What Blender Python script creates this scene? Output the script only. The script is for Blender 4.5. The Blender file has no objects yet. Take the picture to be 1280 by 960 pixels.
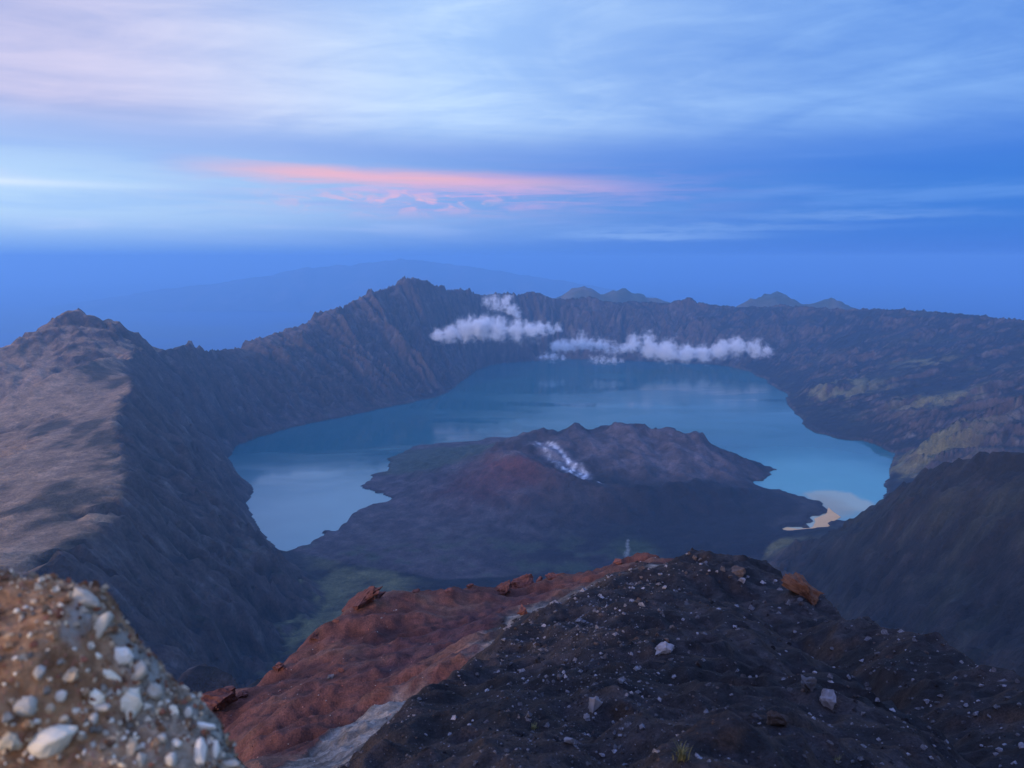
import bpy, bmesh, math, random
import numpy as np
from mathutils import Vector, Matrix

scene = bpy.context.scene
COL = scene.collection

# ------------------------------------------------------------------ camera
F_PX, CX, CY, Y0 = 931.0, 640.0, 480.0, 322.0        # photo is 1280 x 960, eye level at row 322
PITCH = math.atan((CY - Y0) / F_PX)
CP, SP = math.cos(PITCH), math.sin(PITCH)
cam_d = bpy.data.cameras.new("camera")
cam_d.sensor_width = 36.0
cam_d.lens = F_PX / 1280.0 * 36.0
cam_d.clip_start = 0.05
cam_d.clip_end = 400000.0
cam_d.dof.use_dof = True
cam_d.dof.focus_distance = 60.0
cam_d.dof.aperture_fstop = 4.5
cam = bpy.data.objects.new("camera", cam_d)
cam.location = (0, 0, 0)
cam.rotation_euler = (math.pi / 2 - PITCH, 0, 0)
COL.objects.link(cam)
scene.camera = cam

# ------------------------------------------------------------------ sun, sky, exposure
SUN_AZ = math.radians(-138.0)      # compass angle from the view direction, positive to the right
SUN_EL = math.radians(15.0)
sun_d = bpy.data.lights.new("sun", 'SUN')
sun_d.energy = 1.9
sun_d.angle = math.radians(7.0)
sun_d.color = (1.0, 0.76, 0.60)
sun = bpy.data.objects.new("sun", sun_d)
sdir = Vector((math.sin(SUN_AZ) * math.cos(SUN_EL), math.cos(SUN_AZ) * math.cos(SUN_EL), math.sin(SUN_EL)))
sun.rotation_euler = sdir.to_track_quat('Z', 'Y').to_euler()
COL.objects.link(sun)

scene.view_settings.view_transform = 'Standard'
scene.view_settings.look = 'None'
scene.view_settings.exposure = 0.12
scene.view_settings.gamma = 1.0
scene.view_settings.use_curve_mapping = False
scene.render.engine = 'CYCLES'
cy = scene.cycles
cy.use_denoising = True
cy.max_bounces = 5
cy.diffuse_bounces = 2
cy.glossy_bounces = 2
cy.transmission_bounces = 2
cy.volume_bounces = 3
cy.transparent_max_bounces = 8
cy.volume_max_steps = 256


def lin(r, g, b):
    def f(c):
        c /= 255.0
        return c / 12.92 if c <= 0.04045 else ((c + 0.055) / 1.055) ** 2.4
    return (f(r), f(g), f(b), 1.0)


class NT:
    """small helper that writes node trees as expressions"""
    def __init__(self, tree):
        self.t = tree
        self.n = tree.nodes
        self.l = tree.links

    def put(self, sock, v):
        if v is None:
            return
        if isinstance(v, bpy.types.NodeSocket):
            self.l.new(v, sock)
        else:
            sock.default_value = v

    def m(self, op, a, b=None, c=None, clamp=False):
        n = self.n.new('ShaderNodeMath'); n.operation = op; n.use_clamp = clamp
        for s, v in zip(n.inputs, (a, b, c)):
            self.put(s, v)
        return n.outputs[0]

    def vm(self, op, a, b=None):
        n = self.n.new('ShaderNodeVectorMath'); n.operation = op
        self.put(n.inputs[0], a); self.put(n.inputs[1], b)
        return n.outputs['Value'] if op in ('DOT_PRODUCT', 'LENGTH') else n.outputs[0]

    def sep(self, v):
        n = self.n.new('ShaderNodeSeparateXYZ'); self.put(n.inputs[0], v)
        return n.outputs

    def comb(self, x, y, z=0.0):
        n = self.n.new('ShaderNodeCombineXYZ')
        for s, v in zip(n.inputs, (x, y, z)):
            self.put(s, v)
        return n.outputs[0]

    def ss(self, v, a, b, lo=0.0, hi=1.0, mode='SMOOTHSTEP'):
        n = self.n.new('ShaderNodeMapRange'); n.interpolation_type = mode
        for s, q in zip(n.inputs[:5], (v, a, b, lo, hi)):
            self.put(s, q)
        return n.outputs[0]

    def mix(self, fac, a, b, mode='MIX'):
        n = self.n.new('ShaderNodeMix'); n.data_type = 'RGBA'; n.blend_type = mode
        n.clamp_factor = True
        self.put(n.inputs[0], fac); self.put(n.inputs[6], a); self.put(n.inputs[7], b)
        return n.outputs[2]

    def noise(self, vec, scale, detail=4.0, rough=0.55, dist=0.0, lac=2.0, dim='3D'):
        n = self.n.new('ShaderNodeTexNoise'); n.noise_dimensions = dim
        self.put(n.inputs['Vector'], vec)
        n.inputs['Scale'].default_value = scale
        n.inputs['Detail'].default_value = detail
        n.inputs['Roughness'].default_value = rough
        n.inputs['Distortion'].default_value = dist
        n.inputs['Lacunarity'].default_value = lac
        return n.outputs[0]

    def gauss(self, v, c, w):
        u = self.m('DIVIDE', self.m('SUBTRACT', v, c), w)
        return self.m('EXPONENT', self.m('MULTIPLY', self.m('MULTIPLY', u, u), -1.0))


def build_world():
    w = bpy.data.worlds.new("World")
    scene.world = w
    w.use_nodes = True
    nt = w.node_tree
    nt.nodes.clear()
    g = NT(nt)
    out = nt.nodes.new('ShaderNodeOutputWorld')
    bg = nt.nodes.new('ShaderNodeBackground')
    tc = nt.nodes.new('ShaderNodeTexCoord')
    d = tc.outputs['Generated']
    d = g.vm('NORMALIZE', d)
    x, y, z = g.sep(d)[:3]
    hor = g.m('SQRT', g.m('MAXIMUM', g.m('SUBTRACT', 1.0, g.m('MULTIPLY', z, z)), 1e-4))
    te = g.m('DIVIDE', z, hor)                       # tangent of elevation
    az = g.m('ARCTAN2', x, y)                        # 0 ahead, + to the right
    # glow towards the dawn (behind left), deep blue away from it
    GA = math.radians(-124.0)                        # middle of the dawn glow in the cloud
    gl = g.m('DIVIDE', g.m('ADD', g.m('MULTIPLY', x, math.sin(GA)), g.m('MULTIPLY', y, math.cos(GA))), hor)
    glow = g.ss(gl, -0.97, 0.08)
    # atmosphere from the sky model, tinted like the camera's cold white balance
    sky = nt.nodes.new('ShaderNodeTexSky')
    sky.sky_type = 'NISHITA'
    sky.sun_disc = False
    sky.sun_elevation = math.radians(3.0)
    sky.sun_rotation = SUN_AZ
    sky.altitude = 3400.0
    sky.air_density = 1.2
    sky.dust_density = 0.6
    sky.ozone_density = 3.0
    nish = g.vm('MULTIPLY', sky.outputs[0], (0.10, 0.10, 0.13))
    hz = g.mix(glow, lin(58, 122, 214), lin(188, 220, 252))
    hz_low = g.mix(glow, lin(58, 116, 214), lin(112, 162, 238))
    clear = g.mix(g.ss(te, -0.005, 0.06), hz_low, hz)
    high = g.mix(glow, lin(70, 130, 225), lin(165, 208, 250))
    clear = g.mix(g.ss(te, 0.10, 0.6), clear, high)
    clear = g.mix(0.05, clear, nish)
    # layered low cloud between eye level and the deck
    lv = g.comb(g.m('MULTIPLY', az, 3.0), g.m('MULTIPLY', te, 34.0), 3.3)
    ln = g.noise(lv, 1.0, 6.0, 0.55, 0.35)
    band = g.m('MULTIPLY', g.ss(te, 0.008, 0.045), g.ss(te, 0.19, 0.10))
    wisp = g.m('MULTIPLY', g.ss(ln, 0.50, 0.72), band)
    c = g.mix(g.m('MULTIPLY', wisp, 0.62), clear, g.mix(glow, lin(98, 150, 226), lin(205, 220, 250)))
    dk = g.m('MULTIPLY', g.ss(ln, 0.47, 0.30), band)
    c = g.mix(g.m('MULTIPLY', dk, 0.3), c, g.mix(glow, lin(48, 108, 210), lin(135, 182, 245)))
    # two thin bright wisps to the right of centre
    for (cz, ce, wz, we, st) in ((0.16, 0.028, 0.11, 0.0045, 0.55), (0.23, 0.037, 0.18, 0.004, 0.3), (0.42, 0.050, 0.14, 0.005, 0.3)):
        nn = g.noise(g.comb(g.m('MULTIPLY', az, 16.0), g.m('MULTIPLY', te, 150.0), cz * 9), 1.0, 4.0, 0.6, 0.4)
        lift = g.m('MULTIPLY', g.m('SUBTRACT', nn, 0.5), 0.02)
        mk = g.m('MULTIPLY', g.gauss(az, cz, wz), g.gauss(g.m('ADD', te, lift), ce, we))
        c = g.mix(g.m('MULTIPLY', mk, st), c, lin(150, 188, 242))
    # bright streak low on the left
    mk = g.m('MULTIPLY', g.gauss(az, -0.66, 0.16), g.gauss(te, 0.082, 0.0045))
    c = g.mix(g.m('MULTIPLY', mk, 0.7), c, lin(232, 242, 255))
    # the cloud deck overhead, seen in perspective
    den = g.m('ADD', g.m('MAXIMUM', z, 0.0), 0.06)
    px_ = g.m('DIVIDE', x, den); py_ = g.m('DIVIDE', y, den)
    # streaks run a little across the view
    sx = g.m('ADD', g.m('MULTIPLY', px_, 0.55), g.m('MULTIPLY', py_, 0.24))
    sy = g.m('SUBTRACT', py_, g.m('MULTIPLY', px_, 0.38))
    dn = g.noise(g.comb(sx, sy, 1.7), 0.85, 9.0, 0.58, 0.9)
    dn2 = g.noise(g.comb(sx, sy, 8.1), 0.22, 3.0, 0.5, 0.3)
    dn3 = g.noise(g.comb(g.m('MULTIPLY', sx, 0.8), g.m('MULTIPLY', sy, 2.2), 4.4), 1.1, 6.0, 0.55, 0.6)
    edge = g.m('ADD', te, g.m('MULTIPLY', g.m('SUBTRACT', dn2, 0.5), 0.06))
    deck = g.ss(edge, 0.115, 0.175)
    warm = g.ss(gl, -0.55, -0.02)
    dlight = g.mix(warm, g.mix(g.ss(gl, -0.9, -0.45), lin(136, 180, 240), lin(202, 228, 255)), lin(214, 206, 234))
    ddark = g.mix(warm, g.mix(g.ss(gl, -0.9, -0.45), lin(100, 148, 224), lin(160, 196, 246)), lin(172, 178, 222))
    fv = g.comb(g.m('MULTIPLY', az, 5.0), g.m('MULTIPLY', g.m('SUBTRACT', te, g.m('MULTIPLY', az, 0.10)), 26.0), 6.6)
    dn4 = g.noise(fv, 1.0, 8.0, 0.62, 0.7)
    tex = g.m('ADD', g.m('MULTIPLY', g.m('SUBTRACT', dn4, 0.5), 0.38), g.m('MULTIPLY', dn, 0.5))
    tex = g.m('ADD', tex, g.m('MULTIPLY', 0.15, 0.5))
    tex = g.m('ADD', g.m('MULTIPLY', tex, 1.0), g.m('ADD', g.m('MULTIPLY', dn2, 0.35), g.m('MULTIPLY', dn3, 0.2)))
    dcol = g.mix(g.ss(tex, 0.45, 0.77), ddark, dlight)
    c = g.mix(g.m('MULTIPLY', deck, 0.93), c, dcol)
    # shaded lower lip of the deck
    lip = g.gauss(edge, 0.134, 0.024)
    c = g.mix(g.m('MULTIPLY', lip, 0.5), c, g.mix(glow, lin(76, 128, 218), lin(136, 164, 230)))
    # dawn-lit streak under the deck, and the small tufts below it
    line = g.m('SUBTRACT', 0.107, g.m('MULTIPLY', g.m('ADD', az, 0.25), 0.032))
    pn = g.noise(g.comb(g.m('MULTIPLY', az, 9.0), g.m('MULTIPLY', te, 120.0), 0.4), 1.0, 5.0, 0.6, 0.6)
    off = g.m('ADD', g.m('SUBTRACT', te, line), g.m('MULTIPLY', g.m('SUBTRACT', pn, 0.5), 0.016))
    win = g.m('MULTIPLY', g.ss(az, -0.46, -0.24), g.ss(az, 0.22, -0.12))
    core = g.m('MULTIPLY', g.m('MULTIPLY', g.ss(off, -0.020, -0.002), g.ss(off, 0.014, -0.002)), win)
    c = g.mix(g.m('MULTIPLY', core, 0.75), c, lin(248, 182, 188))
    veil = g.m('MULTIPLY', g.m('MULTIPLY', g.gauss(te, 0.082, 0.024), g.gauss(az, -0.06, 0.24)), g.ss(pn, 0.36, 0.66))
    c = g.mix(g.m('MULTIPLY', veil, 0.5), c, lin(214, 172, 222))
    tn = g.noise(g.comb(g.m('MULTIPLY', az, 26.0), g.m('MULTIPLY', te, 70.0), 2.4), 1.0, 4.0, 0.55, 0.8)
    tuft = g.m('MULTIPLY', g.m('MULTIPLY', g.gauss(te, 0.072, 0.013), g.gauss(az, -0.14, 0.13)), g.ss(tn, 0.48, 0.64))
    c = g.mix(g.m('MULTIPLY', tuft, 0.7), c, lin(240, 184, 208))
    # sky out of view overhead and dawnward, brightened and blued to light the haze
    up_ = g.ss(te, 0.36, 1.6, 1.0, 1.45)
    east = g.ss(gl, 0.1, 1.0, 1.0, 1.5)
    lift = g.m('MULTIPLY', up_, east)
    tint = g.mix(g.ss(te, 0.4, 1.6), (1, 1, 1, 1), (0.52, 0.76, 1.36, 1))
    c = g.vm('MULTIPLY', g.vm('MULTIPLY', c, tint), g.comb(lift, lift, lift))
    g.put(bg.inputs[0], c)
    bg.inputs[1].default_value = 1.0
    nt.links.new(bg.outputs[0], out.inputs[0])


build_world()


# ------------------------------------------------------------------ pixel helpers
def ray(px, py):
    a = (px - CX) / F_PX
    b = (CY - py) / F_PX
    return np.array((a, CP + b * SP, -SP + b * CP))


def WZ(px, py, z):
    v = ray(px, py); return v * (z / v[2])


def WY(px, py, Y):
    v = ray(px, py); return v * (Y / v[1])


# ------------------------------------------------------------------ numpy noise
_rng = np.random.RandomState(11)
_perm = _rng.permutation(1024)
_ga = _rng.rand(1024) * 2 * np.pi
_gx, _gy = np.cos(_ga), np.sin(_ga)


def perlin(x, y, seed=0):
    x = np.asarray(x, float) + seed * 37.31; y = np.asarray(y, float) + seed * 91.7
    xi = np.floor(x).astype(np.int64); yi = np.floor(y).astype(np.int64)
    xf = x - xi; yf = y - yi
    u = xf * xf * xf * (xf * (xf * 6 - 15) + 10); v = yf * yf * yf * (yf * (yf * 6 - 15) + 10)

    def grad(ix, iy, fx, fy):
        h = _perm[(_perm[ix & 1023] + iy) & 1023]
        return _gx[h] * fx + _gy[h] * fy
    n00 = grad(xi, yi, xf, yf); n10 = grad(xi + 1, yi, xf - 1, yf)
    n01 = grad(xi, yi + 1, xf, yf - 1); n11 = grad(xi + 1, yi + 1, xf - 1, yf - 1)
    a = n00 + u * (n10 - n00); b = n01 + u * (n11 - n01)
    return (a + v * (b - a)) * 1.5


def fbm(x, y, octv=5, gain=0.5, seed=0):
    s = 0; a = 1.0; t = 0
    for o in range(octv):
        s = s + a * perlin(x * 2 ** o, y * 2 ** o, seed + o); t += a; a *= gain
    return s / t


def ridged(x, y, octv=5, gain=0.5, seed=0):
    s = 0; a = 1.0; t = 0
    for o in range(octv):
        s = s + a * (1 - np.abs(perlin(x * 2 ** o, y * 2 ** o, seed + o)) * 1.6); t += a; a *= gain
    return s / t


def smooth(a, b, v):
    t = np.clip((v - a) / (b - a), 0, 1)
    return t * t * (3 - 2 * t)


def laplace(fix, val, iters=(400, 300, 220, 160, 110, 70)):
    """fill a grid between fixed cells: coarse to fine relaxation"""
    lev = [(fix, val)]
    while min(lev[-1][0].shape) > 16 and len(lev) < len(iters):
        f, v = lev[-1]
        h, w = (f.shape[0] + 1) // 2, (f.shape[1] + 1) // 2
        F = np.zeros((h * 2, w * 2)); V = np.zeros((h * 2, w * 2))
        F[:f.shape[0], :f.shape[1]] = f; V[:f.shape[0], :f.shape[1]] = v * f
        n = F.reshape(h, 2, w, 2).sum((1, 3)); sv = V.reshape(h, 2, w, 2).sum((1, 3))
        lev.append(((n > 0).astype(float), np.where(n > 0, sv / np.maximum(n, 1), 0)))
    cur = None
    for k, (f, v) in enumerate(reversed(lev)):
        if cur is None:
            cur = np.full(f.shape, (v * f).sum() / max(f.sum(), 1))
        else:
            cur = np.repeat(np.repeat(cur, 2, 0), 2, 1)[:f.shape[0], :f.shape[1]]
            if cur.shape != f.shape:
                cur = np.pad(cur, ((0, f.shape[0] - cur.shape[0]), (0, f.shape[1] - cur.shape[1])), 'edge')
        fm = f > 0
        cur[fm] = v[fm]
        for _ in range(iters[k]):
            p = np.pad(cur, 1, 'edge')
            cur = 0.25 * (p[:-2, 1:-1] + p[2:, 1:-1] + p[1:-1, :-2] + p[1:-1, 2:])
            cur[fm] = v[fm]
    return cur


def bilin(A, i, j):
    """sample A at fractional row i, column j"""
    i = np.clip(i, 0, A.shape[0] - 1.001); j = np.clip(j, 0, A.shape[1] - 1.001)
    i0 = i.astype(int); j0 = j.astype(int); a = i - i0; b = j - j0
    return (A[i0, j0] * (1 - a) * (1 - b) + A[i0 + 1, j0] * a * (1 - b) + A[i0, j0 + 1] * (1 - a) * b + A[i0 + 1, j0 + 1] * a * b)


def blur(A, n=1):
    for _ in range(n):
        p = np.pad(A, 1, 'edge')
        A = (p[:-2, 1:-1] + p[2:, 1:-1] + p[1:-1, :-2] + p[1:-1, 2:] + 4 * A) / 8
    return A


def inside(poly, X, Y):
    r = np.zeros(X.shape, bool)
    n = len(poly)
    for k in range(n):
        x1, y1 = poly[k][:2]; x2, y2 = poly[(k + 1) % n][:2]
        if y1 == y2:
            continue
        c = ((y1 > Y) != (y2 > Y)) & (X < (x2 - x1) * (Y - y1) / (y2 - y1) + x1)
        r ^= c
    return r


# ------------------------------------------------------------------ mesh helpers
def grid_faces(nr, nc):
    i = np.arange(nr - 1)[:, None] * nc + np.arange(nc - 1)[None, :]
    return np.stack([i, i + 1, i + nc + 1, i + nc], -1).reshape(-1, 4)


def mesh_np(name, co, faces, normals=None, cols=None, smooth_shade=True):
    me = bpy.data.meshes.new(name)
    me.vertices.add(len(co)); me.vertices.foreach_set('co', np.ascontiguousarray(co, np.float32).ravel())
    k = faces.shape[1]
    me.loops.add(faces.size); me.loops.foreach_set('vertex_index', np.ascontiguousarray(faces, np.int32).ravel())
    me.polygons.add(len(faces))
    me.polygons.foreach_set('loop_start', np.arange(len(faces), dtype=np.int32) * k)
    me.polygons.foreach_set('use_smooth', np.full(len(faces), smooth_shade))
    me.update(calc_edges=True)
    if cols is not None:
        for nm, c in cols.items():
            at = me.attributes.new(nm, 'FLOAT_COLOR', 'POINT')
            c4 = np.ones((len(co), 4), np.float32); c4[:, :3] = c
            at.data.foreach_set('color', c4.ravel())
    if normals is not None:
        me.normals_split_custom_set_from_vertices(np.ascontiguousarray(normals, np.float32))
    return me


def link(name, me, mat=None, parent=None, label=None, cat=None, group=None, kind=None):
    o = bpy.data.objects.new(name, me)
    COL.objects.link(o)
    if mat is not None and me is not None and not me.materials:
        me.materials.append(mat)
    if parent is not None:
        o.parent = parent
    if label: o['label'] = label
    if cat: o['category'] = cat
    if group: o['group'] = group
    if kind: o['kind'] = kind
    return o


def new_mat(name):
    m = bpy.data.materials.new(name); m.use_nodes = True
    nt = m.node_tree; nt.nodes.clear()
    g = NT(nt)
    out = nt.nodes.new('ShaderNodeOutputMaterial')
    b = nt.nodes.new('ShaderNodeBsdfPrincipled')
    nt.links.new(b.outputs[0], out.inputs[0])
    b.inputs['Specular IOR Level'].default_value = 0.2
    b.inputs['Roughness'].default_value = 0.9
    return m, g, b, out


def bump(g, b, h, strength, dist):
    n = g.n.new('ShaderNodeBump')
    n.inputs['Strength'].default_value = strength
    n.inputs['Distance'].default_value = dist
    g.put(n.inputs['Height'], h)
    g.l.new(n.outputs[0], b.inputs['Normal'])


def ground_mat(name, s1, s2, bdist, contrast=0.5, spec=0.2):
    """base colour from the mesh's own colour layer, mottled by noise at two sizes"""
    m, g, b, out = new_mat(name)
    at = g.n.new('ShaderNodeAttribute'); at.attribute_name = 'soil'
    pos = g.n.new('ShaderNodeNewGeometry').outputs['Position']
    n1 = g.noise(pos, s1, 6.0, 0.65)
    n2 = g.noise(pos, s2, 4.0, 0.7)
    f = g.m('MULTIPLY', g.ss(n1, 0.25, 0.75, 1 - contrast, 1 + contrast, 'LINEAR'), g.ss(n2, 0.25, 0.75, 1 - contrast, 1 + contrast, 'LINEAR'))
    c = g.vm('MULTIPLY', at.outputs['Color'], g.comb(f, f, f))
    g.put(b.inputs['Base Color'], c)
    b.inputs['Specular IOR Level'].default_value = spec
    bump(g, b, g.m('ADD', n1, g.m('MULTIPLY', n2, 0.5)), 0.8, bdist)
    return m


# ================================================================== caldera
LAKE = -1400.0
GX0, GX1, GY0, GY1, GS = -8000.0, 8600.0, 260.0, 13600.0, 19.0
gx = np.arange(GX0, GX1, GS); gy = np.arange(GY0, GY1, GS)
X, Y = np.meshgrid(gx, gy)


def jag(pts, amp, rng, depth=3):
    """break up a shoreline between traced points"""
    P = [np.array(p[:2], float) for p in pts]
    for _ in range(depth):
        Q = []
        for a, b in zip(P[:-1], P[1:]):
            m = (a + b) / 2; d = b - a; L = np.hypot(*d)
            if L > 50:
                m = m + np.array((-d[1], d[0])) * rng.uniform(-amp, amp)
            Q += [a, m]
        P = Q + [P[-1]]
    return P


srng = np.random.RandomState(5)
outer_px = [(1120, 567), (1080, 551), (1052, 549), (1020, 541), (1004, 526), (992, 513), (984, 502), (985, 494), (962, 480), (940, 465), (915, 459), (880, 455), (815, 452), (750, 450), (700, 449), (650, 452), (615, 456),
            (600, 461), (588, 468), (575, 477), (562, 488), (540, 498), (500, 506), (460, 515), (430, 521), (400, 527), (372, 533), (345, 540), (318, 547), (300, 555), (287, 568), (289, 585), (300, 600), (313, 608), (311, 622), (307, 640),
            (320, 656), (330, 671), (342, 686), (352, 693)]
pen_px = [(362, 690), (385, 683), (404, 672), (402, 664), (424, 662), (436, 651), (448, 638), (486, 627), (480, 617), (460, 612), (458, 603), (464, 594), (484, 588), (487, 576), (505, 565), (540, 557), (580, 553), (640, 549),
          (700, 541), (800, 538), (872, 545), (905, 566), (925, 571), (945, 577), (973, 587), (960, 595), (940, 602), (946, 610), (975, 612), (1005, 622), (1025, 627), (1032, 636), (1027, 644), (1010, 646), (1016, 652), (1010, 660), (990, 659), (976, 661), (985, 665), (1010, 664), (1032, 660), (1045, 651), (1070, 650)]
out_w = jag([WZ(a, b, LAKE) for a, b in outer_px], 0.09, srng)
pen_w = jag([WZ(a, b, LAKE) for a, b in pen_px], 0.26, srng, 4)
right_w = [WZ(1085, 645, LAKE)[:2], WZ(1103, 625, LAKE)[:2], WZ(1104, 606, LAKE)[:2], WZ(1112, 588, LAKE)[:2]]
right_w = jag(right_w, 0.08, srng, 2)
lake_poly = [tuple(p) for p in out_w] + [tuple(p) for p in pen_w] + [tuple(p) for p in right_w]
in_lake = inside(lake_poly, X, Y)

# constraint lines (pixel, pixel, distance ahead) -> world
L_rim = [WY(*p) for p in [(0, 735, 1400), (60, 707, 1500), (105, 680, 1680), (150, 640, 1980), (164, 600, 2300), (152, 565, 2650), (147, 530, 3000), (158, 500, 3400), (165, 478, 3750), (160, 462, 4150), (168, 441, 4700), (180, 446, 4950),
                          (199, 448, 5200), (221, 434, 5450), (236, 430, 5600), (252, 435, 5850), (270, 439, 6150), (300, 436, 6700), (322, 424, 6950), (350, 414, 7200), (375, 408, 7450), (397, 396, 7700), (425, 382, 8000), (450, 372, 8300),
                          (485, 358, 8700), (505, 350, 8900), (520, 347, 9000), (536, 350, 9150), (545, 356, 9300), (562, 362, 9600), (600, 367, 10000), (640, 370, 10400), (660, 365, 10600), (675, 367, 10700), (690, 374, 10800), (718, 373, 10950), (735, 370, 11000),
                          (755, 376, 11050), (780, 379, 11100), (812, 377, 11200), (835, 379, 11200), (850, 374, 11170), (860, 371, 11150), (872, 374, 11120), (885, 380, 11100), (925, 384, 11000), (965, 385, 10800), (1000, 383, 10500), (1045, 386, 10200), (1100, 386, 9800),
                          (1150, 389, 9300), (1200, 393, 8700), (1280, 400, 7900), (1360, 408, 7000), (1450, 425, 6000), (1560, 440, 5000)]]
L_near = [np.array(p, float) for p in [(-960, 1400, -650), (-950, 1050, -520), (-700, 600, -330), (-420, 260, -180)]]
peak = [WY(*p) for p in [(-120, 470, 4100), (-50, 450, 4400), (0, 435, 4600), (30, 420, 4700), (60, 405, 4850), (84, 392, 4970), (95, 384, 5000), (107, 394, 5020), (128, 402, 5060), (150, 405, 5100), (168, 411, 5150), (188, 428, 5200), (203, 440, 5300)]]
midr = [WY(*p) for p in [(163, 451, 4400), (140, 447, 4250), (122, 448, 4100), (95, 458, 3900), (60, 473, 3700), (0, 505, 3400), (-100, 560, 2900)]]
gul1 = [WY(*p) for p in [(150, 462, 4600), (90, 478, 4250), (30, 500, 4000), (-60, 540, 3600)]]
gul2 = [WY(*p) for p in [(152, 478, 3800), (100, 516, 3250), (40, 552, 2800), (-30, 586, 2450), (-120, 640, 2100)]]
lit = [WY(*p) for p in [(90, 600, 2250), (20, 640, 1950), (-60, 700, 1650)]]
lit2 = [WY(*p) for p in [(0, 690, 1550), (-80, 740, 1350)]]
valley = [np.array(p, float) for p in [(-1100, 3330, -1398), (-700, 2900, -1385), (-780, 2350, -1325), (-700, 1800, -1150), (-450, 1200, -850), (-150, 600, -450), (0, 270, -215)]]
floor_ = [np.array(p, float) for p in [(-300, 3100, -1388), (200, 3150, -1385), (700, 3050, -1388), (1150, 3300, -1392)]]
valr = [np.array(p, float) for p in [(1150, 3300, -1392), (900, 2700, -1365), (780, 2200, -1300), (700, 1600, -1120), (600, 1000, -780), (350, 500, -420), (150, 270, -225)]]
spur = [WY(*p) for p in [(960, 690, 3380), (990, 681, 3320), (1020, 670, 3250), (1045, 660, 3170), (1072, 646, 3080), (1105, 625, 2800), (1140, 598, 2500), (1165, 578, 2330), (1190, 564, 2200), (1215, 558, 2100), (1245, 557, 2000), (1280, 556, 1900), (1400, 560, 1600), (1520, 600, 1250)]]
spur += [np.array(p, float) for p in [(1100, 800, -420), (600, 350, -220)]]
valb = [np.array(p, float) for p in [(1862, 3851, -1399), (2080, 3760, -1394), (2500, 3500, -1340), (3200, 3050, -1210), (4000, 2500, -960), (4600, 2000, -800)]]
bench = [WY(*p) for p in [(990, 500, 7450), (1014, 488, 7150), (1040, 480, 6980), (1070, 477, 6950), (1110, 470, 7100), (1140, 455, 7350), (1165, 442, 7650)]]
bench2 = [WY(*p) for p in [(1075, 530, 6000), (1120, 520, 5800), (1160, 505, 5900), (1200, 480, 6300), (1240, 450, 6900)]]
head = [WY(*p) for p in [(1125, 575, 4900), (1150, 565, 4750), (1190, 545, 4600), (1240, 520, 4600), (1300, 490, 4700)]]
# young cone inside the lake
lipl = [WY(*p) for p in [(612, 578, 4330), (620, 569, 4290), (628, 566, 4260), (646, 569, 4220), (668, 575, 4160), (700, 590, 4060), (730, 601, 4000), (757, 607, 3960), (800, 607, 3980), (850, 606, 4050), (900, 600, 4180)]]
back = [WY(*p) for p in [(620, 567, 4400), (632, 552, 4560), (652, 542, 4680), (672, 538, 4760), (676, 535, 4790), (690, 540, 4800), (700, 541, 4810), (706, 532, 4830), (722, 534, 4860), (745, 537, 4880), (770, 532, 4890), (790, 533, 4890), (808, 529, 4880), (816, 535, 4880),
                         (839, 537, 4870), (856, 541, 4860), (872, 538, 4850), (881, 540, 4840), (886, 555, 4830), (905, 563, 4810), (920, 570, 4790)]]
crat = [WY(*p) for p in [(655, 572, 4340), (690, 589, 4230), (725, 602, 4130), (760, 609, 4080), (820, 605, 4180), (880, 592, 4380)]]
hillg = [WY(*p) for p in [(490, 592, 4740), (520, 578, 4860), (560, 569, 4960), (600, 562, 4980), (625, 560, 4900)]]
foot = [WZ(a, b, -1372) for a, b in [(500, 620), (540, 640), (590, 655), (660, 662), (740, 660), (820, 650), (900, 640), (980, 632)]]
delta = [WZ(a, b, -1384) for a, b in [(430, 690), (500, 690), (580, 690), (680, 690)]]
lobe = [WZ(a, b, -1386) for a, b in [(830, 680), (880, 660), (940, 640), (1000, 634)]]
lines = [L_rim, L_near, peak, midr, gul1, gul2, lit, lit2, valley, floor_, valr, spur, valb, bench, bench2, head, lipl, back, crat, hillg, foot, delta, lobe]
lines += [[np.array(p, float) for p in q] for q in (
    [(-8000, 260, -3300), (-8000, 13600, -3300), (8600, 13600, -3300), (8600, 260, -2300)],
    [(-420, 260, -180), (0, 260, -205), (600, 260, -190), (1600, 260, -560), (8600, 260, -2300)],
    [(-420, 260, -180), (-1500, 260, -700), (-8000, 260, -3300)],
    [(-2600, 1800, -1200), (-3200, 3000, -1350), (-3900, 4200, -1600), (-4000, 6000, -2300), (-3700, 8000, -2500), (-2600, 10500, -2400), (-800, 12300, -2100), (1500, 13000, -1900), (4500, 12300, -1900), (7300, 9000, -1700)],
)]

CS = GS * 2
ncr, ncc = (len(gy) + 1) // 2, (len(gx) + 1) // 2
fx = np.zeros((ncr, ncc)); fv = np.zeros((ncr, ncc)); fn = np.zeros((ncr, ncc))


def stamp(pts):
    for a, b in zip(pts[:-1], pts[1:]):
        n = max(2, int(np.hypot(b[0] - a[0], b[1] - a[1]) / (CS * 0.5)))
        t = np.linspace(0, 1, n)[:, None]
        p = a[None, :] * (1 - t) + b[None, :] * t
        j = np.round((p[:, 0] - GX0) / CS).astype(int); i = np.round((p[:, 1] - GY0) / CS).astype(int)
        ok = (i >= 0) & (i < ncr) & (j >= 0) & (j < ncc)
        np.add.at(fn, (i[ok], j[ok]), 1); np.add.at(fv, (i[ok], j[ok]), p[ok, 2])


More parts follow.
